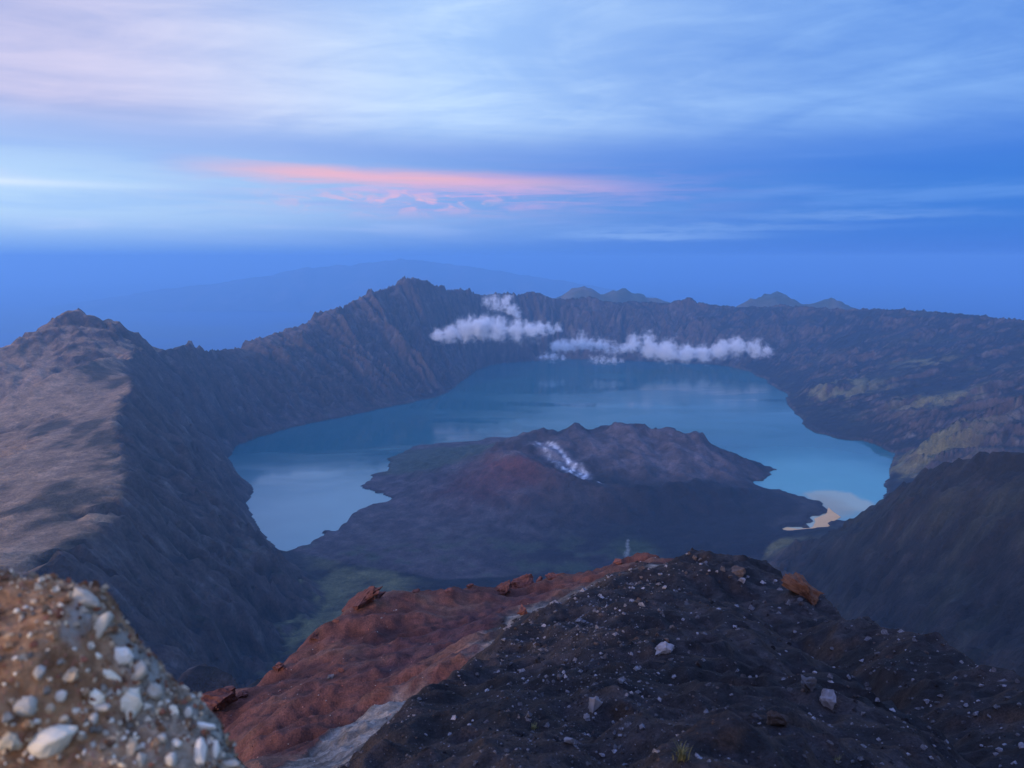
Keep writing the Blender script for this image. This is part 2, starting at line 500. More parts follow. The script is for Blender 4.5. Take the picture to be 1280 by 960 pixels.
lk_c = in_lake[::2, ::2]
p_ = np.pad(lk_c, 1, 'edge')
shore_c = lk_c
for ln_ in lines:
    stamp(ln_)
fx = (fn > 0).astype(float); fv = np.where(fn > 0, fv / np.maximum(fn, 1), 0)
fx[shore_c] = 1; fv[shore_c] = LAKE - 2
Hc = laplace(fx, fv)
Hc = blur(Hc, 1)
H = bilin(Hc, (Y - GY0) / CS, (X - GX0) / CS)

pen_poly = [tuple(p) for p in pen_w] + [(1235, 3406), (1150, 3250), (-300, 3050), (-900, 3300)]
in_pen = inside(pen_poly, X, Y)
penf = blur(in_pen.astype(float), 6)

# relief before erosion
g0y, g0x = np.gradient(blur(H, 6), GS)
slope = np.hypot(g0x, g0y)
above = np.clip((H - LAKE) / 160.0, 0, 1)
ang = np.arctan2(X - 500, Y - 6300); rad = np.hypot(X - 500, Y - 6300)
wx = fbm(X / 900, Y / 900, 3, seed=3) * 0.5
big = ridged(ang * 3600 / 1050 + wx * 1.4, rad / 5000 + wx, 2, 0.5, seed=25) - 0.6
ribs = ridged(ang * 3600 / 360 + wx, rad / 1900 + wx * 0.6, 5, 0.58, seed=20) - 0.6
iso = ridged(X / 700, Y / 700, 5, 0.5, seed=40) - 0.6
fine = fbm(X / 160, Y / 160, 4, 0.55, seed=60)
amp = np.clip(slope * 1.4, 0.05, 1.0) * above
drim = np.full(H.shape, 1e9)
for q_ in (L_rim, peak):
    for a, b in zip(q_[:-1], q_[1:]):
        for t in np.linspace(0, 1, max(2, int(np.hypot(*(b - a)[:2]) / 150)), endpoint=False):
            c_ = a + (b - a) * t
            i0, i1 = int((c_[1] - 420 - GY0) / GS), int((c_[1] + 420 - GY0) / GS); j0, j1 = int((c_[0] - 420 - GX0) / GS), int((c_[0] + 420 - GX0) / GS)
            i0, j0 = max(i0, 0), max(j0, 0)
            if i1 <= i0 or j1 <= j0:
                continue
            w_ = drim[i0:i1, j0:j1]
            np.minimum(w_, np.hypot(X[i0:i1, j0:j1] - c_[0], Y[i0:i1, j0:j1] - c_[1]), out=w_)
rimx0 = np.interp(Y, [p[1] for p in L_rim[:28]], [p[0] for p in L_rim[:28]])
amp = amp * (1 - 0.55 * smooth(0, 300, X - np.interp(Y, [260, 1000, 1600, 2200, 2700, 3300, 3800], [150, 600, 700, 780, 900, 1150, 1800])) * smooth(3700, 3300, Y))
amp = amp * (1 - 0.78 * smooth(-40, 60, rimx0 - X) * smooth(4600, 3900, Y))
amp = amp * (0.42 + 0.58 * smooth(40, 260, drim))
H = H + smooth(170, 30, drim) * (fbm(X / 95, Y / 95, 4, 0.6, seed=165) * 26 + 6) * smooth(3500, 5200, Y)
H = H + (1 - penf) * amp * (ribs * 210 + big * 260 * smooth(5200, 6400, Y + X * 0.3) + iso * 120 + fine * 14)
bk = np.array(back)
dbk = np.full(H.shape, 1e9)
for a in bk:
    dbk = np.minimum(dbk, np.hypot(X - a[0], Y - a[1]))
H = H + smooth(110, 25, dbk) * (12 + 55 * np.clip(fbm(X / 150, Y / 200, 4, 0.55, seed=86), -0.3, 1)) * penf
conef = penf * np.clip((H - LAKE) / 60.0, 0.12, 1)
H = H + conef * (fbm(X / 120, Y / 120, 5, 0.6, seed=80) * 34 + (ridged(X / 260, Y / 260, 4, 0.5, seed=90) - 0.6) * 46)


def erode(H, n, steps, rng, rate=0.45):
    nr, nc = H.shape
    gyy, gxx = None, None
    pi = rng.rand(n) * (nr - 3) + 1; pj = rng.rand(n) * (nc - 3) + 1
    di = np.zeros(n); dj = np.zeros(n); sed = np.zeros(n)
    for s in range(steps):
        if s % 4 == 0:
            gi, gj = np.gradient(H)
        a, b = bilin(gi, pi, pj), bilin(gj, pi, pj)
        di = di * 0.25 - a * 0.75; dj = dj * 0.25 - b * 0.75
        L = np.hypot(di, dj) + 1e-6
        di /= L; dj /= L
        h0 = bilin(H, pi, pj)
        qi = np.clip(pi + di, 1, nr - 2.01); qj = np.clip(pj + dj, 1, nc - 2.01)
        dh = bilin(H, qi, qj) - h0
        cap = np.clip(-dh, 0.0, 14.0) * 0.9
        dep = np.where(sed > cap, (sed - cap) * 0.25, -np.minimum((cap - sed) * rate, np.maximum(-dh, 0) * 0.5))
        dep = np.where(dh > 0, np.minimum(dh, sed), dep)
        sed = sed - dep
        i0 = pi.astype(int); j0 = pj.astype(int); u = pi - i0; v = pj - j0
        idx = np.concatenate([i0 * nc + j0, (i0 + 1) * nc + j0, i0 * nc + j0 + 1, (i0 + 1) * nc + j0 + 1])
        wgt = np.concatenate([dep * (1 - u) * (1 - v), dep * u * (1 - v), dep * (1 - u) * v, dep * u * v])
        H += np.clip(np.bincount(idx, wgt, nr * nc).reshape(nr, nc), -6, 6)
        pi, pj = qi, qj
    return H


erng = np.random.RandomState(3)
He = H.copy()
for _ in range(5):
    He = erode(He, 60000, 44, erng)
dE = np.clip(He - H, -95, 30)
keep = np.clip((H - LAKE) / 120.0, 0, 1) * (1 - 0.75 * penf)
H = H + dE * keep
H = H + np.clip((H - blur(H, 3)) * 1.1, -22, 22) * (1 - penf) * np.clip((H - LAKE) / 100.0, 0, 1)
# water's edge stays where it was traced
lkf = blur(in_lake.astype(float), 2)
nearlake = blur(in_lake.astype(float), 30) > 0.0005
H = np.where(in_lake, np.minimum(H, LAKE - 1.5 - 6 * lkf), np.where(nearlake, np.maximum(H, LAKE + 0.6 + 8 * (1 - lkf)), H))
H = np.where(in_lake, H, np.where(lkf > 0.01, H + (1 - lkf) * 3, H))

H = H + 26 * np.exp(-((X - peak[6][0]) ** 2 + (Y - peak[6][1]) ** 2) / 170.0 ** 2)
gyv, gxv = np.gradient(H, GS)
NRM = np.stack([-gxv, -gyv, np.ones_like(H)], -1); NRM /= np.linalg.norm(NRM, axis=-1, keepdims=True)
slope = np.hypot(gxv, gyv)
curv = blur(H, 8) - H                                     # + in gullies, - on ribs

# ground cover colours
n1 = fbm(X / 520, Y / 520, 5, 0.55, seed=110); n2 = fbm(X / 130, Y / 130, 4, 0.6, seed=120); n3 = fbm(X / 60, Y / 60, 3, 0.6, seed=130)


def lerp(A, B, t):
    return A + (B - A) * t[..., None]


scrub = np.array((0.034, 0.030, 0.029)); rock = np.array((0.155, 0.105, 0.082)); lit_dgrass = np.array((0.50, 0.30, 0.155)); ggrass = np.array((0.29, 0.26, 0.10))
scree = np.array((0.21, 0.18, 0.155)); lava = np.array((0.017, 0.014, 0.018)); redash = np.array((0.12, 0.042, 0.038)); white = np.array((0.75, 0.76, 0.76))
C = np.broadcast_to(scrub, H.shape + (3,)).copy()
C = lerp(C, rock, smooth(0.50, 0.90, slope + n2 * 0.4 + n1 * 0.35) * 0.9)
n4 = fbm(X / 34, Y / 34, 2, 0.7, seed=140)
C = lerp(C, scree, smooth(0.18, 0.42, n3 * 0.8 + n2 * 0.5 + n4 * 0.4) * smooth(0.45, 0.85, slope) * 0.75)
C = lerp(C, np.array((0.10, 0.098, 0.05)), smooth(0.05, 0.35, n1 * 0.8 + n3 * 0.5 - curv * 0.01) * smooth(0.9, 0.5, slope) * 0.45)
C = lerp(C, np.array((0.020, 0.022, 0.016)), 0.6 * smooth(2, 12, curv))  # gullies darkened: their shading put into the ground colour
# dry grass on outer flanks and crests, their sunlit warmth put into the colour
rimx = np.interp(Y, [p[1] for p in L_rim[:28]], [p[0] for p in L_rim[:28]])
outl = smooth(-10, 35, rimx - X + n2 * 45) * smooth(9400, 8300, Y)
C = lerp(C, lit_dgrass, outl * smooth(1.1, 0.45, slope + n1 * 0.25) * (0.75 + 0.25 * smooth(-0.15, 0.25, n1 + 0.4 * n2 - curv * 0.012)))
stk = fbm((Y - X * 0.15) / 480 + n1 * 0.3, (X + Y * 0.15) / 110, 4, 0.5, seed=160)
C = lerp(C, np.array((0.64, 0.43, 0.27)), outl * smooth(0.0, 0.5, stk + n1 * 0.3) * smooth(0.95, 0.5, slope) * 0.4)
C = lerp(C, np.array((0.055, 0.05, 0.03)), outl * smooth(-0.16, -0.34, stk * 0.4 + n1) * 0.8)
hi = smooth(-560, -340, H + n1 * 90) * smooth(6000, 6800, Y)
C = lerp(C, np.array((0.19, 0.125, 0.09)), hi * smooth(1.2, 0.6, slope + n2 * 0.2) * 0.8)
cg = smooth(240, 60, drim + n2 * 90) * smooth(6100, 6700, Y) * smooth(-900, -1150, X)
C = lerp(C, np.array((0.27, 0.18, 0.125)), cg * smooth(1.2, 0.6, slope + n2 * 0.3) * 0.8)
# green meadows: crater floor left, right hand benches and the foot of the spur
mead = smooth(0.62, 0.30, slope) * smooth(-1398, -1385, H) * smooth(-0.28, 0.12, n1 + n2 * 0.5)
C = lerp(C, ggrass, mead * smooth(3700, 3200, Y) * smooth(-300, -500, X) * smooth(-1200, -1290, H) * 0.7)
bp = np.array(bench + bench2)
for p in [WY(1045, 484, 6950), WY(1075, 480, 6900), WY(1150, 455, 7400), WY(1160, 505, 5900), WY(1180, 500, 5950), WY(1175, 545, 4700), WY(1150, 575, 4800)]:
    dd = np.hypot(X - p[0], Y - p[1])
    C = lerp(C, ggrass * 0.95, smooth(430, 120, dd + n1 * 260) * smooth(-0.15, 0.15, n2 + n1 * 0.5) * 0.7)
sp_d = np.full(H.shape, 1e9)
for a in spur[:6]:
    sp_d = np.minimum(sp_d, np.hypot(X - a[0], Y - a[1]))
C = lerp(C, ggrass, smooth(190, 50, sp_d + n2 * 70) * 0.75)
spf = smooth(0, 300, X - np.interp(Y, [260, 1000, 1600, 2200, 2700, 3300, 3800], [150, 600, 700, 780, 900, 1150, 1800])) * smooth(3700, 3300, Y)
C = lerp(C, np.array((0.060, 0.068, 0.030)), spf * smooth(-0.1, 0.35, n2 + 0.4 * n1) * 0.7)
C = lerp(C, np.array((0.034, 0.028, 0.024)), spf * (0.6 + 0.35 * smooth(0.3, -0.2, n2 + 0.3 * n3)))  # whole spur darkened in colour to offset the sun falling on it
# peninsula: lava and ash tones, spread wider to put the cone's shading into colour
CPn = np.broadcast_to(lava, H.shape + (3,)).copy()
lx = np.array((0.125, 0.092, 0.086))
CPn = lerp(CPn, lx, smooth(700, -300, X + n1 * 500) * (0.55 + 0.45 * smooth(-0.2, 0.3, n2)))
CPn = lerp(CPn, np.array((0.055, 0.066, 0.036)), smooth(0, 0.3, n2 + 0.3 * n1) * smooth(3800, 3300, Y) * smooth(1000, 300, X) * 0.85)
gh = WZ(555, 580, LAKE)
dg = np.hypot((X - gh[0]) / 1.25, (Y - gh[1]) / 0.95)
CPn = lerp(CPn, np.array((0.07, 0.085, 0.052)), smooth(520, 330, dg + n1 * 160) * 0.9)
ra = WY(620, 590, 4150)
CPn = lerp(CPn, redash, smooth(420, 60, np.hypot((X - ra[0]) * 0.8, Y - ra[1]) + n2 * 120) * 0.8)
bx_ = WY(820, 560, 4600)
CPn = lerp(CPn, np.array((0.13, 0.10, 0.10)), smooth(560, 200, np.hypot((X - bx_[0]) * 0.62, (Y - bx_[1]) * 1.1)) * (0.5 + 0.5 * smooth(-0.2, 0.2, n2)))
lip_c = WY(648, 565, 4330)
CPn = lerp(CPn, np.array((0.19, 0.15, 0.14)), smooth(150, 40, np.hypot((X - lip_c[0]) * 0.8, (Y - lip_c[1]) * 1.2) + n2 * 70) * 0.7)
fa, fb = WY(681, 556, 4560), WY(722, 597, 4200)
tt = np.clip(((X - fa[0]) * (fb[0] - fa[0]) + (Y - fa[1]) * (fb[1] - fa[1])) / ((fb[0] - fa[0]) ** 2 + (fb[1] - fa[1]) ** 2), 0, 1)
df = np.hypot(X - fa[0] - tt * (fb[0] - fa[0]), Y - fa[1] - tt * (fb[1] - fa[1]))
strk = ridged((X + Y * 0.28) / 62, Y / 420, 3, 0.5, seed=150)
CPn = lerp(CPn, np.array((0.20, 0.19, 0.21)), smooth(95, 45, df + n3 * 40) * 0.8)
CPn = lerp(CPn, white, smooth(100, 40, df + n3 * 30) * smooth(0.62, 0.80, strk + 0.05 * n3))
for q in [(735, 600, 4120), (748, 606, 4050), (668, 536, 4790)]:
    p = WY(*q)
    CPn = lerp(CPn, white, smooth(30, 12, np.hypot(X - p[0], Y - p[1]) + n3 * 24) * 0.75)
C = lerp(C, CPn * 1.5, smooth(0.3, 0.7, penf))
gp = WZ(795, 688, -1385)
C = lerp(C, np.array((0.10, 0.125, 0.05)), smooth(150, 40, np.hypot((X - gp[0]), (Y - gp[1]) * 0.8) + n2 * 60) * 0.8)
# bare strand along the water
C = lerp(C, scree, smooth(LAKE + 14, LAKE + 3, H) * 0.35 * (1 - in_lake))
C = np.clip(0.52 * C * (1 + 0.35 * n3[..., None] + 0.2 * n2[..., None]), 0.008, 0.9)

terrain_mat = ground_mat("scrub_and_rock", 0.02, 0.085, 13.0, 0.46)
lava_mat = ground_mat("lava_and_ash", 0.022, 0.10, 12.0, 0.5)
FQ = grid_faces(*H.shape)
ci = FQ[:, 0]
lk_deep = (blur(in_lake.astype(float), 4) > 0.98).ravel()
drop = lk_deep[FQ].all(1)
fxc = X.ravel()[ci]; fyc = Y.ravel()[ci]
z_pen = in_pen.ravel()[ci]
lr_poly = [(-8000, 260), (-150, 270), (-150, 600), (-450, 1200), (-700, 1800), (-780, 2350), (-700, 2900), (-1100, 3330), (-1451, 3914), (-1590, 4339), (-2021, 5169), (-2250, 5150), (-2450, 5300), (-2700, 5500), (-4200, 6200), (-8000, 6200)]
z_left = inside(lr_poly, fxc, fyc) & ~z_pen
sp_poly = [(150, 260), (150, 270), (350, 500), (600, 1000), (700, 1600), (780, 2200), (900, 2700), (1150, 3300), (1235, 3406), (1862, 3851), (2080, 3760), (2500, 3500), (3200, 3050), (4000, 2500), (4600, 2000), (8600, 260)]
z_spur = inside(sp_poly, fxc, fyc) & ~z_pen
COALL = np.stack([X, Y, H], -1).reshape(-1, 3); NALL = NRM.reshape(-1, 3); CALL = C.reshape(-1, 3)


def sub_terrain(name, sel, mat, label):
    f = FQ[sel]
    ids, inv = np.unique(f, return_inverse=True)
    me = mesh_np(name, COALL[ids], inv.reshape(-1, 4), NALL[ids], {'soil': CALL[ids]})
    return link(name, me, mat, label=label, kind='structure')


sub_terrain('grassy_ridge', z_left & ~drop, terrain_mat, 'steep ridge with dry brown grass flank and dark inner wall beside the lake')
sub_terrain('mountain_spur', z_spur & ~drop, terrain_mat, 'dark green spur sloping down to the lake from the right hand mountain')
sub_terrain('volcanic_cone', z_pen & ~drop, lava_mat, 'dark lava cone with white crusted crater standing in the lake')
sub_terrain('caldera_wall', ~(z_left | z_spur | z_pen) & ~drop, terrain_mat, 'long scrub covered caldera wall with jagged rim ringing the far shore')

# ------------------------------------------------------------------ lake
lgx = np.arange(-2400, 3500, 36.0); lgy = np.arange(3050, 10700, 36.0)
LX, LY = np.meshgrid(lgx, lgy)
lake_in = blur(bilin(in_lake.astype(float), (LY - GY0) / GS, (LX - GX0) / GS), 3) > 0.002
LF = grid_faces(*LX.shape)
LF = LF[lake_in.ravel()[LF].any(1)]
base = np.array((0.012, 0.115, 0.125))
ln1 = fbm(LX / 700, LY / 500, 4, 0.5, seed=200); ln2 = fbm(LX / 160, LY / 160, 3, 0.6, seed=210)
LC = np.broadcast_to(base, LX.shape + (3,)).copy()
milky_sheen = smooth(5400, 4100, LY + ln1 * 500)
LC = lerp(LC, np.array((0.21, 0.33, 0.30)), milky_sheen * 0.9)  # pale milky near water, with the sky's sheen put into its colour
nearr = WZ(1050, 610, LAKE)
LC = lerp(LC, np.array((0.10, 0.33, 0.31)), smooth(1150, 250, np.hypot(LX - nearr[0], (LY - nearr[1]) * 0.9) + ln1 * 200) * 0.8)
plume = [WZ(a, b, LAKE)[:2] for a, b in [(1003, 617), (1030, 612), (1060, 616), (1095, 632), (1080, 640), (1050, 636), (1042, 650), (1020, 664), (980, 668), (972, 661), (1008, 655), (1004, 645), (1025, 640), (1024, 628)]]
pm = blur(inside(plume, LX, LY).astype(float), 2)
LC = lerp(LC, np.array((0.42, 0.42, 0.26)), smooth(0.05, 0.8, pm + ln2 * 0.25) * 0.85)
core_p = WZ(1036, 634, LAKE)
LC = lerp(LC, np.array((0.34, 0.30, 0.17)), smooth(200, 60, np.hypot(LX - core_p[0], (LY - core_p[1]) * 0.7) + ln2 * 60) * 0.8)
LC = np.clip(LC * (1 + 0.10 * ln1[..., None] + 0.05 * ln2[..., None]), 0.005, 0.9)
ids, inv = np.unique(LF, return_inverse=True)
lco = np.stack([LX, LY, np.full_like(LX, LAKE)], -1).reshape(-1, 3)[ids]
m, g, b, out = new_mat("lake_water")
at = g.n.new('ShaderNodeAttribute'); at.attribute_name = 'soil'
g.put(b.inputs['Base Color'], at.outputs['Color'])
rpos = g.n.new('ShaderNodeNewGeometry').outputs['Position']
rn = g.noise(g.vm('MULTIPLY', rpos, (0.35, 1.0, 1.0)), 0.0022, 5.0, 0.6, 0.6)
g.put(b.inputs['Roughness'], g.ss(rn, 0.40, 0.62, 0.05, 0.24))
b.inputs['IOR'].default_value = 1.333
b.inputs['Specular IOR Level'].default_value = 0.5
pos = g.n.new('ShaderNodeNewGeometry').outputs['Position']
bump(g, b, g.m('ADD', g.noise(pos, 0.02, 3.0, 0.5), g.m('MULTIPLY', g.noise(pos, 0.12, 2.0, 0.5), 0.25)), 0.25, 0.6)
lake_mat = m
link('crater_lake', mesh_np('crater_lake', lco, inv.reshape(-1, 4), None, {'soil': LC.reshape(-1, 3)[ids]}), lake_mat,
     label='blue green crater lake curving around the dark lava cone', kind='structure')

# pale sulphur sand in the inlet beside the lava tongue
sand_px = [(974, 661), (984, 659), (998, 661), (1012, 660), (1019, 653), (1018, 648), (1026, 645), (1034, 640), (1036, 634), (1042, 640), (1051, 646), (1044, 650), (1041, 657), (1032, 661), (1020, 664), (1000, 665), (984, 665)]
bm = bmesh.new()
spw = jag([WZ(a, b_, LAKE + 3.0) for a, b_ in sand_px + sand_px[:1]], 0.08, srng, 2)[:-1]
vt = [bm.verts.new((p[0], p[1], LAKE + 2.6)) for p in spw]
fc = bm.faces.new(vt)
ex = bmesh.ops.extrude_face_region(bm, geom=[fc])
for v in [e for e in ex['geom'] if isinstance(e, bmesh.types.BMVert)]:
    v.co.z -= 4.0
bmesh.ops.recalc_face_normals(bm, faces=bm.faces)
bmesh.ops.triangulate(bm, faces=bm.faces)
me = bpy.data.meshes.new('sand_bar'); bm.to_mesh(me); bm.free()
m, g, b, out = new_mat("sulphur_sand")
pos = g.n.new('ShaderNodeNewGeometry').outputs['Position']
g.put(b.inputs['Base Color'], g.mix(g.noise(pos, 0.02, 4.0), (0.58, 0.32, 0.12, 1), (0.74, 0.46, 0.20, 1)))
link('sand_bar', me, m, label='pale cream sand bar curving around the lava tongue by the water', kind='structure')

# ------------------------------------------------------------------ lowland sea and distant hills
SEA = -3400.0
bm = bmesh.new()
R = 109000.0
n = 96
rings = [0, 15000, 40000, 70000, 95000, R]
prev = None
cen = bm.verts.new((0, 0, SEA))
for r in rings[1:]:
    cur = [bm.verts.new((r * math.cos(2 * math.pi * k / n), r * math.sin(2 * math.pi * k / n), SEA)) for k in range(n)]
    for k in range(n):
        if prev is None:
            bm.faces.new((cen, cur[k], cur[(k + 1) % n]))
        else:
            bm.faces.new((prev[k], cur[k], cur[(k + 1) % n], prev[(k + 1) % n]))
    prev = cur
me = bpy.data.meshes.new('sea'); bm.to_mesh(me); bm.free()
m, g, b, out = new_mat("sea_water")
pos = g.n.new('ShaderNodeNewGeometry').outputs['Position']
g.put(b.inputs['Base Color'], g.mix(g.ss(g.noise(pos, 0.00007, 5.0, 0.55), 0.42, 0.58), (0.02, 0.06, 0.12, 1), (0.05, 0.07, 0.05, 1)))
b.inputs['Roughness'].default_value = 0.6
link('sea', me, m, label='hazy blue sea and lowland stretching to the horizon', kind='structure')

hill_mat = ground_mat("far_forest", 0.002, 0.012, 20.0, 0.3)


def far_hill(pts, width, label, seed, dy=140.0):
    """ridge whose crest runs through the given points and falls to the lowland"""
    P = np.array([WY(*p) for p in pts])
    x0, x1 = P[:, 0].min() - width, P[:, 0].max() + width
    yc = P[:, 1].mean()
    st = max(30.0, width / 60)
    xs = np.arange(x0, x1, st); ys = np.arange(yc - width, yc + width, st * 1.3)
    A, B = np.meshgrid(xs, ys)
    crest = np.interp(A, P[:, 0], P[:, 2]); yl = np.interp(A, P[:, 0], P[:, 1])
    endd = np.maximum(0, np.maximum(P[0, 0] - A, A - P[-1, 0]))
    dist = np.hypot(B - yl, endd) / width
    t = np.clip(1 - dist, 0, 1)
    hgt = (crest - SEA + 30)
    rel = ridged(A / (width * 0.35), B / (width * 0.35), 5, 0.5, seed=seed) - 0.6
    z = SEA - 30 + hgt * t ** 1.25 + rel * hgt * 0.16 * (1 - t) * t * 4 + fbm(A / (width * 0.12), B / (width * 0.12), 4, 0.5, seed=seed + 9) * hgt * 0.06 * t
    n_ = fbm(A / (width * 0.2), B / (width * 0.2), 4, 0.55, seed=seed + 5)
    col = lerp(np.broadcast_to(np.array((0.05, 0.06, 0.038)), A.shape + (3,)), np.array((0.12, 0.10, 0.07)), smooth(-0.1, 0.4, n_))
    me = mesh_np('distant_hill', np.stack([A, B, z], -1).reshape(-1, 3), grid_faces(*A.shape), None, {'soil': col.reshape(-1, 3)})
    link('distant_hill', me, hill_mat, label=label, kind='structure')


far_hill([(690, 372, 14500), (712, 364, 14500), (730, 358, 14600), (742, 357, 14600), (752, 362, 14600), (770, 361, 14700), (788, 365, 14800), (815, 372, 14900), (850, 380, 15000)], 3800, 'double blue hill peeping over the rim behind the white clouds', 300)
far_hill([(915, 386, 13800), (940, 373, 13900), (957, 364, 14000), (966, 361, 14000), (976, 365, 14000), (990, 370, 14000), (1010, 376, 14000), (1030, 377, 14000), (1041, 371, 14000), (1052, 374, 14000), (1075, 383, 14000), (1120, 392, 14000)], 3600, 'blue twin pointed hill peeping over the right hand rim', 320)
far_hill([(200, 362, 54000), (270, 354, 54000), (320, 347, 54000), (345, 343, 54000), (362, 339, 54000), (374, 336, 54000), (383, 333, 54000), (392, 335, 54000), (402, 334, 54500), (420, 331, 54500), (436, 332, 54500), (455, 328, 55000), (480, 326, 55000), (500, 323, 55000), (520, 325, 55000), (560, 329, 56000), (620, 338, 56000), (680, 347, 56000), (740, 357, 56000)], 8000, 'faint blue mountain range far beyond the highest rim peak', 340)

# ------------------------------------------------------------------ clouds lying in the caldera
def cloud(name, blobs, Yd, label, dens, seed, depth=1.0, cat='cloud', rough=1.0, group=None):
    B = [(WY(px, py, Yd), r * 1.18 / F_PX * Yd) for px, py, r in blobs]
    pad = 1.5
    lo = np.min([p - r * pad for p, r in B], 0); hi = np.max([p + r * pad for p, r in B], 0)
    bm = bmesh.new(); bmesh.ops.create_icosphere(bm, subdivisions=3, radius=1.0)
    # closed lozenge that wraps the puffs
    mid = (lo + hi) / 2; half = (hi - lo) / 2
    for v in bm.verts:
        u = [math.copysign(abs(k) ** 0.3, k) for k in v.co]
        v.co = Vector([u[k] * half[k] for k in range(3)])
    me = bpy.data.meshes.new(name); bm.to_mesh(me); bm.free()
    m = bpy.data.materials.new(name + "_vapour"); m.use_nodes = True
    nt = m.node_tree; nt.nodes.clear(); g = NT(nt)
    out = nt.nodes.new('ShaderNodeOutputMaterial')
    pos = nt.nodes.new('ShaderNodeTexCoord').outputs['Object']
    rm = np.mean([r for _, r in B])
    n1_ = g.m('ADD', g.m('MULTIPLY', g.noise(g.vm('ADD', g.vm('MULTIPLY', pos, (0.62, 0.9, 1.0)), (seed * 311.0, 0, 0)), 0.8 / rm, 5.0, 0.65), 0.5), g.m('MULTIPLY', g.noise(g.vm('ADD', pos, (seed * 77.0, 0, 0)), 2.4 / rm, 6.0, 0.7), 0.5))
    val = None
    for p, r in B:
        q = p - mid
        dd = g.vm('LENGTH', g.vm('SUBTRACT', pos, tuple(float(k) for k in q)))
        t = g.m('SUBTRACT', 1.0, g.m('DIVIDE', dd, float(r)))
        val = t if val is None else g.m('SMOOTH_MAX', val, t, 0.25)
    f = g.m('ADD', val, g.m('MULTIPLY', g.m('SUBTRACT', n1_, 0.5), 5.2 * rough))
    den = g.m('MULTIPLY', g.ss(f, 0.0, 1.5), dens * 3.2)
    pv = nt.nodes.new('ShaderNodeVolumePrincipled')
    pv.inputs['Color'].default_value = (1.0, 1.0, 1.0, 1)
    pv.inputs['Density Attribute'].default_value = ""
    pv.inputs['Anisotropy'].default_value = 0.0
    g.put(pv.inputs['Density'], den)
    nt.links.new(pv.outputs[0], out.inputs['Volume'])
    o = link(name, me, m, label=label, cat=cat, group=group)
    o.location = tuple(float(k) for k in mid)
    return o


cloud('cloud', [(548, 419, 8), (564, 417, 11), (582, 413, 14), (600, 409, 16), (622, 412, 14), (645, 414, 12), (664, 413, 12), (675, 411, 10), (686, 409, 8), (697, 408, 6)], 8200, 'white cloud bank hugging the wall below the highest rim peak', 0.016, 1)
cloud('cloud', [(609, 378, 7), (619, 377, 9), (632, 377, 9), (640, 385, 8), (646, 394, 6)], 8900, 'small ragged cloud tuft drifting above the white bank below the peak', 0.013, 2)
cloud('cloud', [(697, 432, 8), (706, 431, 9), (716, 429, 9), (728, 426, 11), (738, 429, 9), (748, 432, 8), (758, 434, 8), (768, 435, 8), (778, 435, 7)], 9100, 'thin broken cloud joining the two larger white banks', 0.011, 3)
cloud('cloud', [(792, 430, 11), (812, 432, 14), (834, 437, 14), (858, 440, 12), (880, 442, 12), (900, 439, 12), (922, 435, 12), (942, 434, 11), (958, 437, 8)], 9200, 'long white cloud bank floating low over the far shore', 0.016, 4)
cloud('cloud', [(677, 446, 4), (683, 445, 5.5), (690, 446, 5.5), (697, 447, 4.5), (703, 447, 4)], 9300, 'little cloud shred touching the far shore on its own', 0.009, 5, rough=1.3)
cloud('cloud', [(740, 448, 4.5), (746, 449, 5.5), (753, 450, 6), (760, 451, 5), (768, 451, 5), (776, 451, 4)], 9100, 'flat cloud shred over the water below the broken cloud', 0.008, 6, rough=1.3)
cloud('steam_plume', [(783, 696, 5), (784, 692, 4.5), (785, 688, 4), (784, 684, 3.6), (784, 680, 3.2), (785, 676, 2.6)], 3300, 'thin white steam plume rising from the dark crater floor', 0.012, 7, cat='steam', rough=0.8)

# ------------------------------------------------------------------ haze over everything
bm = bmesh.new()
bmesh.ops.create_cube(bm, size=1.0)
HB = 118000.0
for v in bm.verts:
    v.co = Vector((v.co.x * 2 * HB, v.co.y * 2 * HB, 220.0 if v.co.z > 0 else SEA - 33.0))
me = bpy.data.meshes.new('haze'); bm.to_mesh(me); bm.free()
m = bpy.data.materials.new("haze_air"); m.use_nodes = True
nt = m.node_tree; nt.nodes.clear()
out = nt.nodes.new('ShaderNodeOutputMaterial')
pv = nt.nodes.new('ShaderNodeVolumePrincipled')
pv.inputs['Color'].default_value = (0.33, 0.66, 1.0, 1.0)
pv.inputs['Density'].default_value = 3.9e-5
pv.inputs['Anisotropy'].default_value = 0.3
pv.inputs['Density Attribute'].default_value = ""
nt.links.new(pv.outputs[0], out.inputs['Volume'])
link('haze', me, m, label='thin blue morning haze filling the air over the caldera', kind='stuff')


# ================================================================== foreground ridge
FA = math.radians(64.0)
NA, NR = 720, 590
R0, R1 = 0.5, 240.0
azs = np.linspace(-FA, FA, NA); lrs = np.linspace(math.log(R0), math.log(R1), NR)
AZ, LR = np.meshgrid(azs, lrs)
RR = np.exp(LR)
fxs = np.zeros((NR, NA)); fq = np.zeros((NR, NA)); fr = np.zeros((NR, NA)); fcm = np.zeros((NR, NA))


def fpt(px, py, Yd):
    p = WY(px, py, Yd); r = math.hypot(p[0], p[1])
    return (math.atan2(p[0], p[1]), math.log(r), -p[2] / r)


def fpix(px, py, r):
    v = ray(px, py); k = r / math.hypot(v[0], v[1])
    return (math.atan2(v[0], v[1]), math.log(r), -v[2] * k / r)


